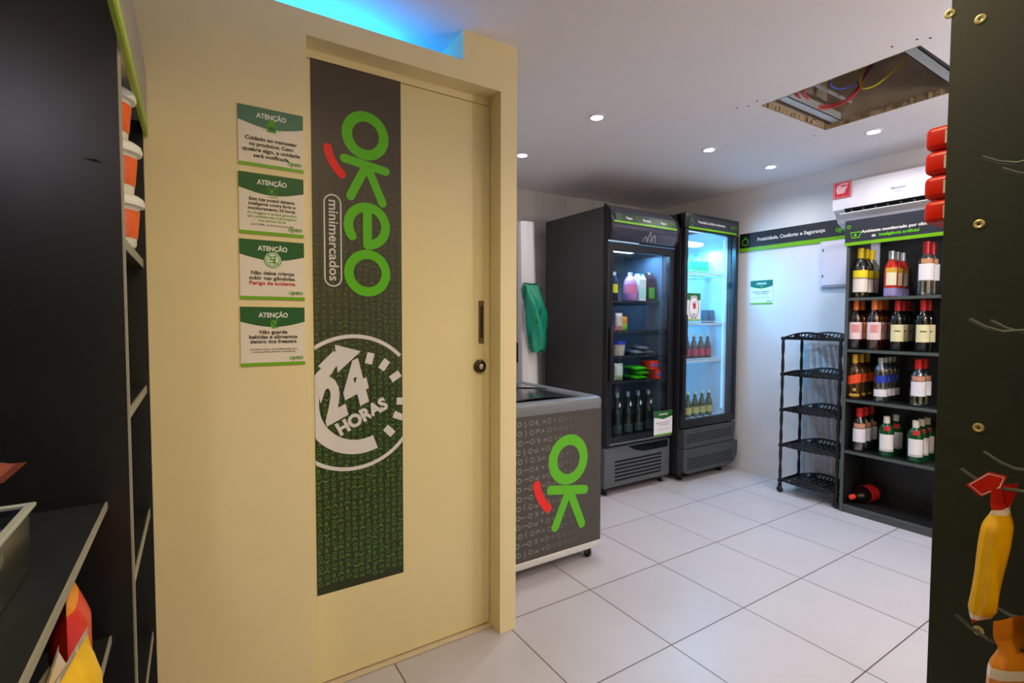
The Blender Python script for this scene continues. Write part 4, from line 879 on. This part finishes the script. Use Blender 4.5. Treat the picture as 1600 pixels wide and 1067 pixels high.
for k, px in enumerate((965, 982, 998, 1014)):
    x = xa(px, .96)
    if proto is None:
        t = proto = thing('dark_bottle', lbls[0], 'bottle', (x, .96, S1[0]+.005), 'dark bottles at the bottom of the nearer fridge'); x0_ = x
        MB().lathe([(0.0005,0),(.036,0),(.040,.006),(.040,.15),(.032,.19),(.017,.23),(.0145,.31),(.0005,.31)], (x, .96, S1[0]+.005), 20).build('glass_body', dk, t, angle=50)
        MB().lathe([(.0165,.285),(.0165,.32),(.0005,.322)], (x, .96, S1[0]+.005), 14).build('cap', m_foil, t)
        b = MB(); b.lathe([(.0408,.03),(.0408,.09)], (x, .96, S1[0]+.005), 12, 0, arc=(190, 300)); b.build('label', mat('label_murky', '#3c4a44', .4), t)
        d_ = MB(); d_.poly(front(x+.004, .96-.0275, S1[0]+.235), [(.011*math.sin(a)*(1 if True else 0), .014*math.cos(a) + (.012 if a == 0 else 0)) for a in [2*math.pi*q/14 for q in range(14)]], 0, 0); d_.build('neck_drop', m_print, t, smooth=False)
    else: dup(proto, (x-x0_, 0, 0), lbls[k])
# corner fridge
yG = .98; xb = lambda px, y=yG: P(px, 500, 1, y).x
z = S2[3]; gg = mat('can_green', '#1f9a4e', .3); cc = mat('can_white', '#dfeef2', .3)
def can(name, x, y, z, r, h, m1, m2, label, group, cat='can'):
    t = thing(name, label, cat, (x, y, z), group)
    MB().lathe([(.0005,0),(r*.85,0),(r,.006),(r,h-.008),(r*.86,h),(.0005,h-.002)], (x, y, z), 18).build('can_body', m1, t); MB().lathe([(r*.87,h-.003),(r*.87,h+.002),(.0005,h+.001)], (x, y, z), 16).build('can_lid', m2, t); return t
pr_ = can('drink_can', xb(1076), yG, z, .031, .115, gg, m_metal, 'green can nearest the hinge on the top shelf of the corner fridge', 'green cans in the corner fridge')
for k, dx in enumerate((.064, .128, .192)): dup(pr_, (dx, 0, 0), ['green can second from the left on the top shelf of the corner fridge', 'green can third from the left on the top shelf of the corner fridge', 'green can fourth from the left on the top shelf of the corner fridge'][k])
def milk(x, y, z, label, s=1.0, group='white bottles in the corner fridge'):
    t = thing('milk_bottle', label, 'bottle', (x, y, z), group)
    MB().lathe([(.0005,0),(.032*s,0),(.036*s,.006),(.036*s,.11*s),(.026*s,.135*s),(.030*s,.16*s),(.020*s,.178*s),(.0005,.178*s)], (x, y, z), 18).build('body', cc, t); MB().lathe([(.02*s,.176*s),(.02*s,.2*s),(.0005,.2*s)], (x, y, z), 14).build('cap', mat('cap_cyan', '#58b8d8', .4), t); return t
m1_ = milk(xb(1088, 1.12), 1.12, z, 'white bottle left of three behind the green cans in the corner fridge')
m1_.location
dup(m1_, (.085, 0, 0), 'white bottle in the middle of three behind the green cans'); dup(m1_, (.17, -.02, 0), 'white bottle right of three behind the green cans')
milk(xb(1124, .94), .94, z, 'short white bottle alone at the right of the top shelf in the corner fridge', .75)
cr_ = mat('can_crimson', '#a8203a', .35); cdk = mat('can_dark', '#2b4a58', .35)
zz = S2[2]
p0 = can('soda_can', xb(1101, .95), .95, zz, .030, .110, cdk, m_metal, 'dark can left of three on the second shelf of the corner fridge', 'cans on the second shelf of the corner fridge')
dup(p0, (.072, 0, 0), 'dark can in the middle on the second shelf of the corner fridge'); 
can('soda_can', xb(1101, .95)+.144, .95, zz, .030, .110, cr_, m_metal, 'crimson can at the right of the second shelf in the corner fridge', 'cans on the second shelf of the corner fridge')
bx = MB().rbox(xb(1082, 1.2)-.02, xb(1082, 1.2)+.38, 1.10, 1.30, zz, zz+.30, .02); simple('ice_bag', bx, mat('ice_pale', '#b9dcec', .3, noise=.6, nscale=8), 'large pale translucent bag at the back of the second shelf in the corner fridge', 'bag')
beer = mat('beer_brown', '#5b3418', .15, coat=.4); lr = mat('beer_label_red', '#c03038', .4)
def beerb(x, y, z, label, group, lm, gm=None):
    t = thing('beer_bottle', label, 'bottle', (x, y, z), group)
    MB().lathe([(.0005,0),(.026,0),(.029,.005),(.029,.10),(.022,.13),(.0125,.155),(.0125,.20),(.0005,.20)], (x, y, z), 16).build('glass_body', gm or beer, t, angle=50)
    MB().lathe([(.0135,.185),(.0145,.203),(.0005,.205)], (x, y, z), 12).build('cap', cW, t); MB().lathe([(.0296,.03),(.0296,.085)], (x, y, z), 12, 0, arc=(150, 300)).build('label', lm, t); return t
names = ['leftmost', 'second from the left', 'third from the left', 'third from the right', 'second from the right', 'rightmost']
b0 = beerb(jx0+.06, .96, S2[1], 'brown beer bottle with red label, leftmost on the third shelf of the corner fridge', 'beer bottles on the third shelf of the corner fridge', lr)
for k in range(1, 6): dup(b0, (.088*k, 0, 0), 'brown beer bottle with red label, %s on the corner fridge\'s third shelf' % names[k])
b0 = beerb(jx0+.06, .94, S2[0], 'bottle with pale label, leftmost on the floor of the corner fridge', 'bottles on the floor of the corner fridge', mat('beer_label_gold', '#c9b060', .4), mat('bottle_olive', '#4a4a20', .15, coat=.4))
for k in range(1, 6): dup(b0, (.088*k, 0, 0), 'bottle with pale label, %s on the floor of the corner fridge' % names[k])

# ------------------------------------------------------------------ left shelving: two bays with a divider panel between them
LX = -1.121; LB = X0 + .004; PY = -.55
tg = thing('wall_shelving', 'tall black shelving along the left wall with pale front edges and a dark divider panel', 'shelving', (-1.29, -.8, 0))
dv = MB().box(LB, LX-.003, PY, PY+.016, 0, 2.10).build('divider_panel', m_lam, tg, smooth=False)
MB().box(LX-.003, LX, PY, PY+.016, 0, 2.10).build('divider_edge_band', m_edge, dv, smooth=False)
MB().box(LB, LX, FY-.020, FY-.003, 0, 1.70).build('end_panel', m_shelf, tg, smooth=False)
MB().box(LB, LX, -2.30, -2.284, 0, 1.90).build('end_panel', m_shelf, tg, smooth=False)
MB().box(LB, LB+.014, -2.284, FY-.02, 0, 1.90).build('back_panel', m_shelf, tg, smooth=False)
SL = [.12, .384, .712, 1.033, 1.352]
for z in SL:
    s = MB().box(LB+.014, LX-.008, PY+.016, FY-.020, z-.018, z).build('shelf', m_shelf, tg, smooth=False)
    MB().box(LX-.008, LX-.0055, PY+.016, FY-.020, z-.019, z+.0005).build('front_edge', m_edge, s, smooth=False)
NXs = -1.155
for z in (.15, .642, .882):
    s = MB().box(LB+.014, NXs-.003, -2.284, PY, z-.011, z).build('shelf', m_shelf, tg, smooth=False)
    MB().box(NXs-.003, NXs, -2.284, PY, z-.0115, z+.0005).build('front_edge', m_edge, s, smooth=False)
fb = MB(); fb.box(LX+.001, LX+.009, PY-.40, FY-.003, 1.675, 1.835, 0); fb.box(LX+.009, LX+.0105, PY-.40, FY-.003, 1.675, 1.700, 1); fb.box(LX+.001, LX+.009, PY-.40, FY-.003, 1.669, 1.675, 1)
fb.build('fascia_board', [mat('fascia_grey', '#8e8a80', .3), mat('fascia_lime', '#9cb53a', .4)], tg, smooth=False)
slit = MB(); a = P(145, 249, 1, PY); slit.slab(front(a.x, PY, a.z), [(-.012,0),(0,-.0035),(.013,-.004),(.004,.0015)], .0002, .0006); slit.build('scratch', m_void, dv, smooth=False)

# tubs on the top shelf, stacked in threes
m_tubW = mat('tub_clear', '#d9d4bf', .4); m_lidW = mat('tub_lid', '#dcdcd2', .35); m_orl = mat('tub_label', '#e0601c', .45, noise=.5, nscale=45)
def tub(x, y, z, label):
    t = thing('snack_tub', label, 'tub', (x, y, z), 'stacked white-lidded tubs on the left shelves')
    MB().lathe([(.0005,0),(.036,0),(.038,.004),(.045,.088),(.0005,.09)], (x, y, z), 28).build('tub_body', m_tubW, t)
    MB().lathe([(.0403,.018),(.0453,.074)], (x, y, z), 20, 0, arc=(-110, 110)).build('label', m_orl, t)
    MB().lathe([(.046,.082),(.053,.084),(.0545,.090),(.052,.100),(.044,.106),(.0005,.108)], (x, y, z), 28).build('lid', m_lidW, t); return t
t0 = tub(-1.158, -.335, SL[4], 'lowest of the three stacked tubs with white lid and orange label')
dup(t0, (-.002, .002, .1085), 'middle one of the three stacked tubs with white lid'); dup(t0, (-.010, .004, .217), 'topmost of the three stacked tubs, right under the fascia')
bx = MB(); bx.rbox(-1.20, -1.135, -.255, -.19, SL[4], SL[4]+.075, .012); bx.slab(Frame((-1.1345, -.25, SL[4]), (0,1,0), (0,0,1)), [(.004,.01),(.055,.01),(.055,.062),(.004,.062)], 0, .0008, 1)
simple('small_box', bx, [m_tubW, mat('violet_print', '#2f2a78', .4)], 'small pale box with violet print behind the stacked tubs', 'box')
def qpack(x, y, z, w_, h_, d_, bands, name, label, rot=0, group=None, cat='packet', tilt=0):
    r = math.radians(rot); U = Vector((math.cos(r), math.sin(r), 0)); V = Vector((math.sin(math.radians(tilt)), 0, math.cos(math.radians(tilt))))
    return pillow(Frame((x, y, z), U, V), w_, h_, d_, bands, name, label, cat, group)
m_py = mat('pack_yellow', '#e3b51c', .3, noise=.25, nscale=40); m_pr = mat('pack_red', '#cf2f1e', .3); m_po = mat('pack_orange', '#e08a1e', .3); m_pb = mat('pack_blue', '#2748a8', .3); m_pwh = mat('pack_offwhite', '#e3d8cc', .35)
qpack(-1.155, -.43, SL[3]+.001, .075, .125, .035, [(1, m_py)], 'snack_bag', 'yellow bag on the left shelf just behind the dark divider', 90)
qpack(-1.160, -.47, SL[2]+.001, .06, .05, .03, [(1, mat('pack_peach', '#d9a07a', .4))], 'snack_bag', 'tiny peach-coloured packet tip on the shelf below the yellow bag', 90)
qpack(-1.150, -.50, SL[1]+.001, .05, .135, .03, [(.5, mat('pack_grey', '#a9a8b4', .4)), (1, m_pb)], 'snack_bag', 'blue and grey packet low on the left shelf behind the divider', 90)
qpack(-1.135, -.44, SL[0]+.001, .13, .20, .06, [(.9, m_po), (1, m_pb)], 'snack_bag', 'orange bag on the lowest visible left shelf', 80)
# clear box with packets on the near shelf
tr_ = thing('clear_storage_box', 'clear plastic open box standing on the near left shelf', 'box', (-1.30, -.95, .882))
bx = MB(); a0, a1, b0_, b1_, z0_, z1_ = -1.43, -1.203, -1.22, -.80, .884, .966
for q in ((a0, a1, b0_, b1_, z0_, z0_+.003), (a0, a0+.003, b0_, b1_, z0_, z1_), (a1-.003, a1, b0_, b1_, z0_, z1_), (a0, a1, b0_, b0_+.003, z0_, z1_), (a0, a1, b1_-.003, b1_, z0_, z1_)): bx.box(*q)
bx.build('walls', glass_mat('clear_box', (.80, .84, .80), .3, .2), tr_, smooth=False)
rm = MB()
for q in ((a0-.006, a1+.006, b1_-.003, b1_+.006), (a0-.006, a1+.006, b0_-.006, b0_+.003), (a1-.003, a1+.006, b0_, b1_), (a0-.006, a0+.003, b0_, b1_)): rm.box(*q, z1_-.004, z1_+.001)
rm.build('rim', mat('rim_clear', '#aab0a6', .25), tr_, smooth=False, bevel=.001)
qpack(-1.245, -.90, .888, .15, .088, .045, [(.45, m_pwh), (1, m_pb)], 'candy_packet', 'blue and white packet inside the clear box on the near left shelf', 75)
qpack(-1.262, -.885, .985, .12, .10, .03, [(.15, m_pwh), (1, mat('pack_choc', '#6e2c1c', .4))], 'candy_packet', 'brown packet with a torn crimped end sticking up from the clear box', 12, tilt=80) if False else None
pz = Frame((-1.377, -.86, 1.030), (0.0, 1, 0), (1, .35, -.12)); pillow(pz, .10, .175, .03, [(.86, mat('pack_choc', '#6e2c1c', .4)), (1, mat('pack_choc_end', '#8a4a3a', .4))], 'candy_packet', 'brown packet with a crimped end sticking out above the clear box', 'packet')
MB().add([], [])
qpack(-1.40, -.86, .888, .10, .165, .06, [(1, mat('pack_choc', '#6e2c1c', .4))], 'candy_packet', 'brown packet standing upright at the back of the clear box', 60)
# packets on the shelf below
qpack(-1.175, -.755, .644, .11, .19, .045, [(.12, m_po), (.9, m_pr), (1, m_po)], 'snack_bag', 'red and orange bag standing on the shelf under the clear box', 96, 'bags under the near left shelf')
qpack(-1.170, -.90, .644, .12, .150, .055, [(.4, m_pb), (.8, m_pr), (1, m_pwh)], 'snack_bag', 'red and white bag standing between the yellow bag and the red-orange one', 92, 'bags under the near left shelf')
qpack(-1.150, -.92, .644, .14, .170, .05, [(.92, m_py), (1, m_pwh)], 'snack_bag', 'large yellow bag at the front of the shelf under the clear box', 84, 'bags under the near left shelf')

# ------------------------------------------------------------------ right shelving: end panel seen from the side, with hooks in front of it
QX, QY = -.15, -1.3905
tr = thing('shelving_end', 'tall dark end panel of a shelf unit at the right edge with brass-coloured screw caps', 'shelving', (.05, -1.7, 0))
MB().box(QX, QX+.018, -2.10, QY, 0, 2.12).build('end_panel', m_lamR, tr, smooth=False, bevel=.0008)
MB().box(QX+.018, .36, -2.10, -2.086, 0, 2.12).build('back_panel', m_shelf, tr, smooth=False)
MB().box(.342, .36, -2.086, QY-.01, 0, 2.12).build('end_panel', m_shelf, tr, smooth=False)
for z in (.12, .45, .748, 1.042, 1.343, 1.625): MB().box(QX+.018, .342, -2.086, QY-.005 if z != 1.625 else QY-.01, z-.009, z+.009).build('shelf', m_shelf, tr, smooth=False)
Ky = Matrix.Rotation(math.radians(-90), 4, 'Y')
for px, py in ((1532, 30), (1484, 22), (1530, 350), (1529, 668), (1529, 985)):
    p = P(px, py, 0, QX); s = MB(); s.lathe([(.0005,0),(.0062,0),(.0060,.0012),(.0042,.0018),(.0030,.0010),(.0005,.0010)], p, 16, 0, M=Ky); s.stroke(right(QX, p.y, p.z), [(-.0024, 0), (.0024, 0)], .0009, .0013, 1); s.stroke(right(QX, p.y, p.z), [(0, -.0024), (0, .0024)], .0009, .0013, 1)
    s.build('screw_cap', [m_brass, m_black], tr)
# board with hooks, standing just past the frame edge in front of the panel
hb = thing('hook_board', 'dark perforated board with wire hooks at the right edge of the photo', 'display', (-.27, -1.80, 0))
MB().box(-.42, QX-.001, -1.80, -1.784, 0, 2.0).build('board', m_lamR, hb, smooth=False)
def hook(tipx, tipy, hx, ln=None):
    p = P(tipx, tipy, 0, hx); z = p.z - .008
    hk = MB(); pts = [(hx, -1.784, z-.002), (hx, p.y-.055, z-.003), (hx, p.y-.028, z-.006), (hx, p.y-.014, z-.001), (hx, p.y, p.z)]
    hk.tube(pts, .0019, 8); hk.box(hx-.02, hx+.02, -1.784, -1.780, z-.012, z+.008); hk.build('hook', m_iron, hb); return z, p.y
HXA, HXB = -.290, -.232
for tx, ty, hx in ((1535, 245, HXA), (1567, 263, HXB), (1515, 498, HXA), (1548, 500.5, HXB), (1502, 732, HXA), (1537, 705, HXB), (1494, 960, HXA), (1528, 925, HXB)): hook(tx, ty, hx)
# yellow packets hanging on the hooks
m_yw = mat('sachet_yellow', '#f2bd10', .25, noise=.3, nscale=30); m_yr = mat('sachet_red', '#c32317', .3); m_wht = mat('sachet_white', '#e8dfd2', .3)
def sachet(hx, y, ztop, w_, h_, label, bands, rot=0, lean=0, cutneck=True, group=None):
    """a tall flat pouch pinched at the neck under its printed header, facing down the hook"""
    r = math.radians(rot); U = Vector((math.sin(r)*.0 + math.cos(r), math.sin(r), 0)); V = Vector((lean*U.x, lean*U.y - .06, 1))
    t = thing('hanging_pouch', label, 'pouch', (hx, y, ztop), group)
    fr = Frame(Vector((hx, y, ztop)) - V*h_, U, V)
    mb = MB(); nu, nv = 10, 30
    def pt(i, j, s):
        v = j/nv; u = -1 + 2*i/nu; neck = 1 - .34*math.exp(-((v-.80)/.07)**2) if cutneck else 1
        ww = w_/2*neck*(.62+.38*v); e = min(1, v/.10)*min(1, max(0, (.84-v)/.12)); th = .010*max(0, e)**.5*math.sqrt(max(0, 1-u*u))
        return fr(u*ww , v*h_, s*th + .0015*math.sin(v*11+u*3)*(1-abs(u)))
    for s in (1, -1):
        n0 = len(mb.v); mb.v += [tuple(pt(i, j, s)) for j in range(nv+1) for i in range(nu+1)]
        for j in range(nv):
            for i in range(nu):
                v = (j+.5)/nv; mi = next(q for q, (v1, m_) in enumerate(bands) if v <= v1)
                a = n0+j*(nu+1)+i; f = (a, a+1, a+nu+2, a+nu+1); mb.f.append(f if s > 0 else f[::-1]); mb.m.append(mi)
    mb.build('pouch', [b[1] for b in bands], t, angle=70)
    return t, fr
gP = 'yellow pouches hanging on the hooks'
bandsY = [(.035, m_yr), (.05, m_wht), (.80, m_yw), (.82, m_wht), (1, m_yr)]
t, fr = sachet(HXA+.002, -1.494, 1.026, .050, .152, 'yellow pouch with red header on the front hook, leftmost of the hanging pouches', bandsY, rot=-12, lean=.10, group=gP)
def flag(t, hx, pix):
    pts = [P(a, b, 0, hx) for a, b in pix]; fr_ = right(hx, 0, 0); q = [(-p.y, p.z) for p in pts][::-1]
    cx = sum(a for a, b in q)/len(q); cz = sum(b for a, b in q)/len(q); f_ = MB(); f_.slab(fr_, q, 0, .0012, 0)
    r_ = [(cx+(a-cx)*.84, cz+(b-cz)*.84) for a, b in q]; f_.stroke(fr_, r_, .0011, .0014, 1, closed=True); f_.text(fr_, 'Doguitos', cx+.002, cz-.002, .005, .026, .0014, 1) if False else None
    f_.build('header_flap', [m_yr, m_wht], t, smooth=False)
flag(t, HXA-.012, [(1510, 757), (1545, 737), (1574, 744), (1566, 762), (1533, 776)])
t, fr = sachet(HXA+.006, -1.536, 1.028, .050, .155, 'yellow pouch with red header behind the leftmost one, cut by the right frame edge', bandsY, rot=-12, lean=.05, group=gP)
t, fr = sachet(HXA-.002, -1.508, .888, .065, .175, 'white and orange pouch hanging on the lowest hook at the right edge', [(.5, m_wht), (.62, m_po), (.7, m_wht), (1, m_po)], rot=-20)
# four red boxes peeking out past the panel edge
m_rb = mat('box_red', '#e3260f', .35); m_rw = mat('box_white', '#eae2dc', .4)
zt, zb = P(1464, 207, 0, -.08).z, P(1464, 355, 0, -.08).z; hh = (zt-zb)/4
for k, nm in enumerate(('topmost', 'second from the top', 'third from the top', 'lowest')):
    z1_ = zt - hh*k; y1_ = P(1456.5 + (k % 2), 300, 0, -.08).y + (.001 if k in (1,) else 0)
    b = MB(); b.rbox(-.115, .02, y1_-.14, y1_, z1_-hh+.0012, z1_-.0008, .008); b.box(-.1158, -.115, y1_-.12, y1_-.024, z1_-hh*.80, z1_-hh*.28, 1); b.box(-.115+.02, .0, y1_, y1_+.0006, z1_-hh*.72, z1_-hh*.3, 1)
    simple('red_carton', b, [m_rb, m_rw], 'red carton, %s of four stacked behind the right-hand panel' % nm, 'carton', 'stacked red cartons')

# ------------------------------------------------------------------ ceiling lamps (visible, then added), blue strip, cables
ln = ['at the far left over the chest freezer', 'small and far, nearest the back wall beside the cream wall', 'in front of the nearer fridge', 'in front of the corner fridge', 'between the ceiling hatch and the air conditioner',
      'added over the door, above the frame', 'added above the frame behind the right shelving', 'added in the middle of the shop, above the frame', 'added behind the camera on the left', 'added unseen over the left shelving for the panel glare', 'added behind the camera on the right']
for k, (x, y, W_, colr) in enumerate(LAMPS):
    zc = CEIL(x); t = thing('downlight', 'small round recessed ceiling spotlight ' + ln[k], 'ceiling light', (x, y, zc), 'recessed ceiling spotlights')
    MB().lathe([(.030, 0), (.045, 0), (.044, -.004), (.032, -.005), (.029, -.001)], (x, y, zc), 28).build('trim_ring', m_white, t)
    MB().lathe([(.0005, -.001), (.030, -.001), (.0305, -.0025), (.0005, -.0028)], (x, y, zc), 24).build('lens', m_lens, t)
    add_light('lamp_light', 'SPOT', (x, y, zc-.012), W_, colr, size=.12 if W_ > 70 else .035, rot=(0, 0, 0), spot=178 if W_ > 70 else 158, parent=t)
for x, y, lb in ((.20, -2.32, 'nearer the left wall'), (1.75, -1.95, 'nearer the right wall')):  # unseen globes added to brighten the ceiling
    t = thing('added_globe', 'unseen globe lamp added behind the camera to light the ceiling, ' + lb, 'ceiling light', (x, y, CEIL(x)), 'added globe lamps behind the camera')
    MB().lathe([(.0005, 0), (.05, 0), (.045, -.02), (.004, -.025), (.004, -.16), (.02, -.165), (.0005, -.18)], (x, y, CEIL(x)), 20).build('ceiling_rose', m_white, t)
    MB().lathe([(max(.0005, .09*math.sin(math.pi*k/14)), -.09*math.cos(math.pi*k/14)) for k in range(15)], (x, y, CEIL(x)-.26), 24).build('globe', mat('added_globe_glow', '#fff1dc', .5, emit=3), t)
    add_light('lamp_light', 'POINT', (x, y, CEIL(x)-.40), 26, (1, .84, .66) if x < 1 else (.96, .92, 1), size=.09, parent=t)
led = MB().box(X0+.05, SX-.02, .30, .312, SLZ+.001, SLZ+.010).build('led_strip', mat('led_blue', '#1a90ff', .5, emit=6)); tag(led, 'blue glowing light strip in the slot above the door wall', 'light strip')
add_light('strip_light', 'AREA', ((X0+SX)/2, .22, SLZ+.015), 10, (.01, .27, 1.0), 1.15, (math.radians(180), 0, 0), .08)
z_ = CEIL(1.6)
def wire(name, pts, m, r, label):
    # smooth hanging curve through the points
    P_ = [Vector(p) for p in pts]; out = []
    for i in range(len(P_)-1):
        a, b, c, d = P_[max(i-1,0)], P_[i], P_[i+1], P_[min(i+2, len(P_)-1)]
        for k in range(8):
            s = k/8; out.append(.5*((2*b)+(c-a)*s+(2*a-5*b+4*c-d)*s*s+(3*b-a-3*c+d)*s**3))
    out.append(P_[-1]); o = MB().tube(out, r, 8).build(name, m); tag(o, label, 'cable'); return o
cr2 = mat('cable_red', '#b8404a', .4); cb2 = mat('cable_blue', '#4a58b8', .4); cy2 = mat('cable_yellow', '#d6c22a', .4)
C_ = lambda px, py, dz: tuple(P(px, py, 2, z_+dz))
wire('electric_cable', [C_(1246,140,.06), C_(1250,155,.05), C_(1262,167,.045), C_(1290,169,.04), C_(1320,160,.05), C_(1340,142,.10), C_(1356,105,.24)], cr2, .006, 'thick red cable looping lowest inside the ceiling hatch')
wire('electric_cable', [C_(1256,140,.075), C_(1260,152,.065), C_(1270,163,.06), C_(1292,165,.055), C_(1322,156,.07), C_(1344,132,.14), C_(1362,100,.26)], cr2, .006, 'second red cable looping just inside the thick one in the ceiling hatch')
wire('electric_cable', [C_(1298,128,.10), C_(1300,135,.09), C_(1312,139,.09), C_(1332,134,.13), C_(1350,120,.18), C_(1366,98,.26)], cb2, .004, 'thin blue cable hanging inside the ceiling hatch')
wire('electric_cable', [C_(1347,106,.26), C_(1346,118,.18), C_(1344,130,.14), C_(1348,138,.10), C_(1366,134,.10), C_(1390,116,.14), C_(1414,90,.22)], cy2, .004, 'yellow cable sagging to the right inside the ceiling hatch')
